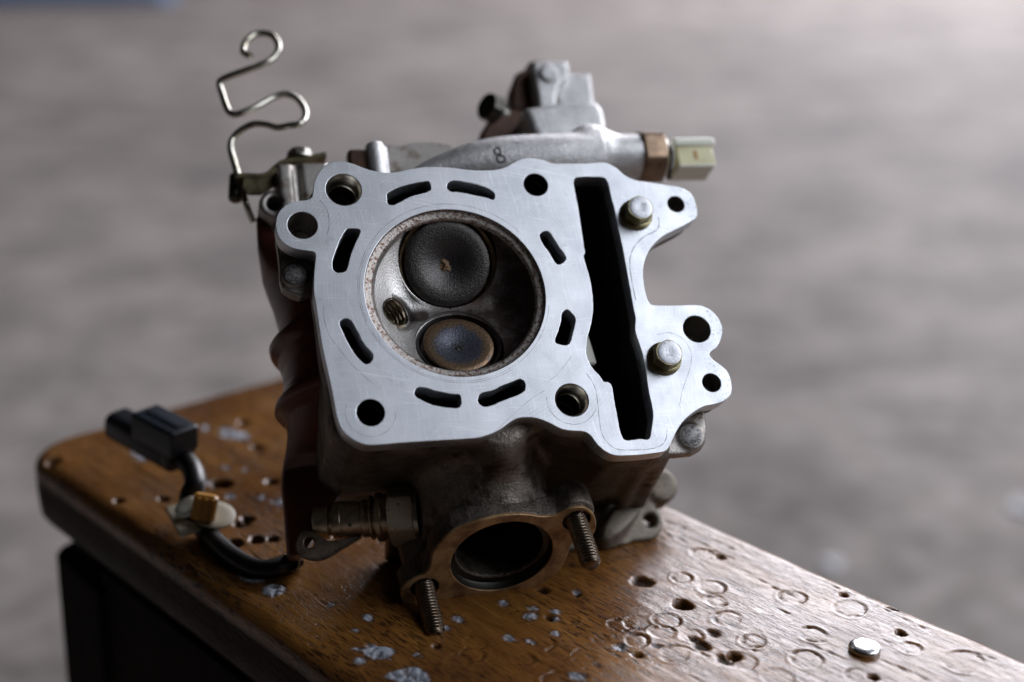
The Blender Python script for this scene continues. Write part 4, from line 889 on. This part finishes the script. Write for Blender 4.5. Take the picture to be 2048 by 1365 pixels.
v, f_ = lathe(c_, (0.05, 1, 0), [(4.6, 1.0), (4.6, 3.4), (3.9, 4.0), (.03, 4.1)], 48, hexap=[4.2, 4.2, 4.0, None]); obj('bolt_head', v, f_, M['zinc'], wg, 30)

# ------------------------------------------------------------------ cable and plug lying on the bench
def BW(px, py, z): P = on_bench(px, py, z); return P
cab = empty('cable_with_plug'); tag(cab, 'black sleeved cable with a flat black plug and ivory clip, left of cylinder head', 'cable')
def c8(x, y, z): return BW(180 + x / 3.102, 760 + y / 3.102, z)
P = [c8(1290, 1105, 3.6), c8(1240, 1128, 3.4), c8(1150, 1165, 3.2), c8(1050, 1175, 3.0), c8(940, 1130, 3.0), c8(840, 1060, 3.0), c8(740, 960, 3.2), c8(680, 890, 5), c8(628, 800, 9), c8(622, 720, 13), c8(650, 650, 16), c8(640, 570, 18), c8(590, 500, 19), c8(520, 440, 20)]
v, f_ = tube(P[:8], 3.3, 16, 8); obj('sleeve', v, f_, M['rubber'], cab, 60)
v, f_ = tube(P[6:], 3.9, 16, 8); obj('boot', v, f_, M['rubber'], cab, 60)
# frayed braided end
mb = MB()
e0 = c8(1240, 1132, 3.5); dirv = (CAM - e0) / np.linalg.norm(CAM - e0)
_, ea, eb = frame(dirv)
for i in range(30):
    t = 2 * math.pi * i / 30; p0 = e0 + dirv * 2.6 + (ea * math.cos(t) + eb * math.sin(t)) * 2.9; p1 = e0 + dirv * (3.6 + rnd.uniform(-.3, .5)) + (ea * math.cos(t + .2) + eb * math.sin(t + .2)) * (3.1 + rnd.uniform(-.2, .5)); mb.add(*tube([p0, p1], .16, 5, smoothpath=False))
tag(mb.build('braid_strands', M['braid'], cab, 0), kind='stuff')
v, f_ = lathe(e0 - dirv * 3, dirv, [(3.2, 0), (3.3, 6), (2.8, 6.2), (2.6, 2)], 24, caps=False); obj('braid_end', v, f_, M['rubber'], cab, 60)
pg = empty('plug', cab)
a = c8(165, 250, 24); b = c8(545, 455, 20); ax = (b - a) / np.linalg.norm(b - a); up = np.array([0, 0, 1.0]) - ax * ax[2]; up /= np.linalg.norm(up); sd = np.cross(ax, up)
c_ = (a + b) / 2; ln = np.linalg.norm(b - a)
v, f_ = box(c_ - up * 1.0, 8.8, ln / 2 + 1, 8.0, sd, ax, up, 2.6); v2 = v
mbp = MB(); 
def lbox(c, L, hw, hh, rd=2.4, n=5):
    V = []; sec = []
    for cx_, cy_, a0 in ((hw - rd, hh - rd, 0), (-hw + rd, hh - rd, 90), (-hw + rd, -hh + rd, 180), (hw - rd, -hh + rd, 270)):
        for k in range(n): t = math.radians(a0 + 90 * k / (n - 1)); sec.append((cx_ + rd * math.cos(t), cy_ + rd * math.sin(t)))
    rows = [(-L, .88), (-L + 1, 1), (L - 1, 1), (L, .88)]
    for z, s in rows:
        for x, y in sec: V.append(c + ax * z + sd * x * s + up * y * s)
    m = len(sec); Fc = [(k * m + i, k * m + (i + 1) % m, (k + 1) * m + (i + 1) % m, (k + 1) * m + i) for k in range(3) for i in range(m)] + [tuple(range(m))[::-1], tuple(3 * m + i for i in range(m))]
    return V, Fc
v, f_ = lbox(c_ - up * 1, ln / 2, 6.2, 5.6, 3.6); obj('plug_body', v, f_, M['black_plastic'], pg, 40)
bx = c8(462, 318, 28); v, f_ = lbox(bx, 12.0, 6.4, 5.2, 1.2); obj('latch_housing', v, f_, M['blue_black'], pg, 30)
v, f_ = lbox(bx + up * 5.2, 9, 1.8, .5, .3); obj('latch_rib', v, f_, M['blue_black'], pg, 30)
v, f_ = lbox(c_ + ax * (ln / 2) , 2.5, 6.6, 6, 3); obj('rear_seal', v, f_, M['rubber'], pg, 40)
cl = empty('cable_clip', cab)
q0 = c8(700, 850, 9); cx3 = np.array([SD[0], SD[1], 0]); cy3 = np.array([TD[0], TD[1], 0])
vw = (CAM - q0) / np.linalg.norm(CAM - q0)
def disc(c, n, r, th, nm, mat):
    v, f_ = lathe(c, n, [(r * .86, 0), (r, .35), (r, th - .3), (r * .9, th), (r * .55, th + .12), (.03, th)], 32); obj(nm, v, f_, mat, cl, 40)
disc(c8(610, 795, 12), (-.25, -.35, .9), 4.8, 1.2, 'round_flap', M['ivory_cap'])
disc(c8(770, 845, 8), (.2, -.2, .96), 7.5, 1.2, 'round_flap', M['ivory_dirty'])
a = c8(695, 870, 9); b = c8(726, 710, 18)
axp = (b - a) / np.linalg.norm(b - a); cpt = (a + b) / 2; sdp = np.cross(axp, vw); sdp /= np.linalg.norm(sdp)
v, f_ = box(cpt, 4.2, 2.2, np.linalg.norm(b - a) / 2, sdp, np.cross(axp, sdp), axp, .8); obj('amber_post', v, f_, M['amber'], cl, 30)
for dx in (-2.2, .3, 2.6):
    v, f_ = box(cpt + sdp * dx + np.cross(axp, sdp) * -2.7 * np.sign(np.cross(axp, sdp) @ -vw), .5, .6, np.linalg.norm(b - a) / 2 - 1, sdp, np.cross(axp, sdp), axp); obj('post_rib', v, f_, M['amber'], cl, 0)
v, f_ = box(c8(590, 860, 6), 12, 5, .8, cx3 + cy3 * -.3, cy3, (0, 0, 1), .4); obj('base_strip', v, f_, M['ivory_dirty'], cl, 30)

# ------------------------------------------------------------------ floor far behind: pale flecks and a blue sheet
def on_floor(px, py, z=0): r = ray(px, py); t = (FZ + z - CAM[2]) / r[2]; return CAM + r * t
def fleck(px, py, sx, sy, name, label, mat):
    c = on_floor(px, py, 1); V = []; n = 14
    for z, s in ((0, 1), (3, .9)):
        for i in range(n): t = 2 * math.pi * i / n; k = s * (1 + .25 * math.sin(3 * t + px)); V.append((c[0] + sx * k * math.cos(t), c[1] + sy * k * math.sin(t), z + .5))
    Fc = [(i, (i + 1) % n, n + (i + 1) % n, n + i) for i in range(n)] + [tuple(range(n))[::-1], tuple(n + i for i in range(n))]
    o = obj(name, V, Fc, mat, None, 0); tag(o, label, 'litter')
fleck(1665, 1130, 9, 14, 'paper_scrap', 'small pale scrap on the concrete floor behind the right edge of the bench', M['floor_scrap'])
fleck(2040, 1015, 10, 18, 'paper_scrap', 'bright white scrap on the floor at the right border of the photo', M['floor_scrap'])
c = on_floor(20, 12); v, f_ = box((c[0] - 300, c[1] + 160, 45), 1000, 160, 44, (1, .12, 0), (-.12, 1, 0), bev=14); o = obj('blue_sheet', v, f_, M['blue'], None, 40); tag(o, 'blue sheet lying on the floor in the far left corner', 'sheet')
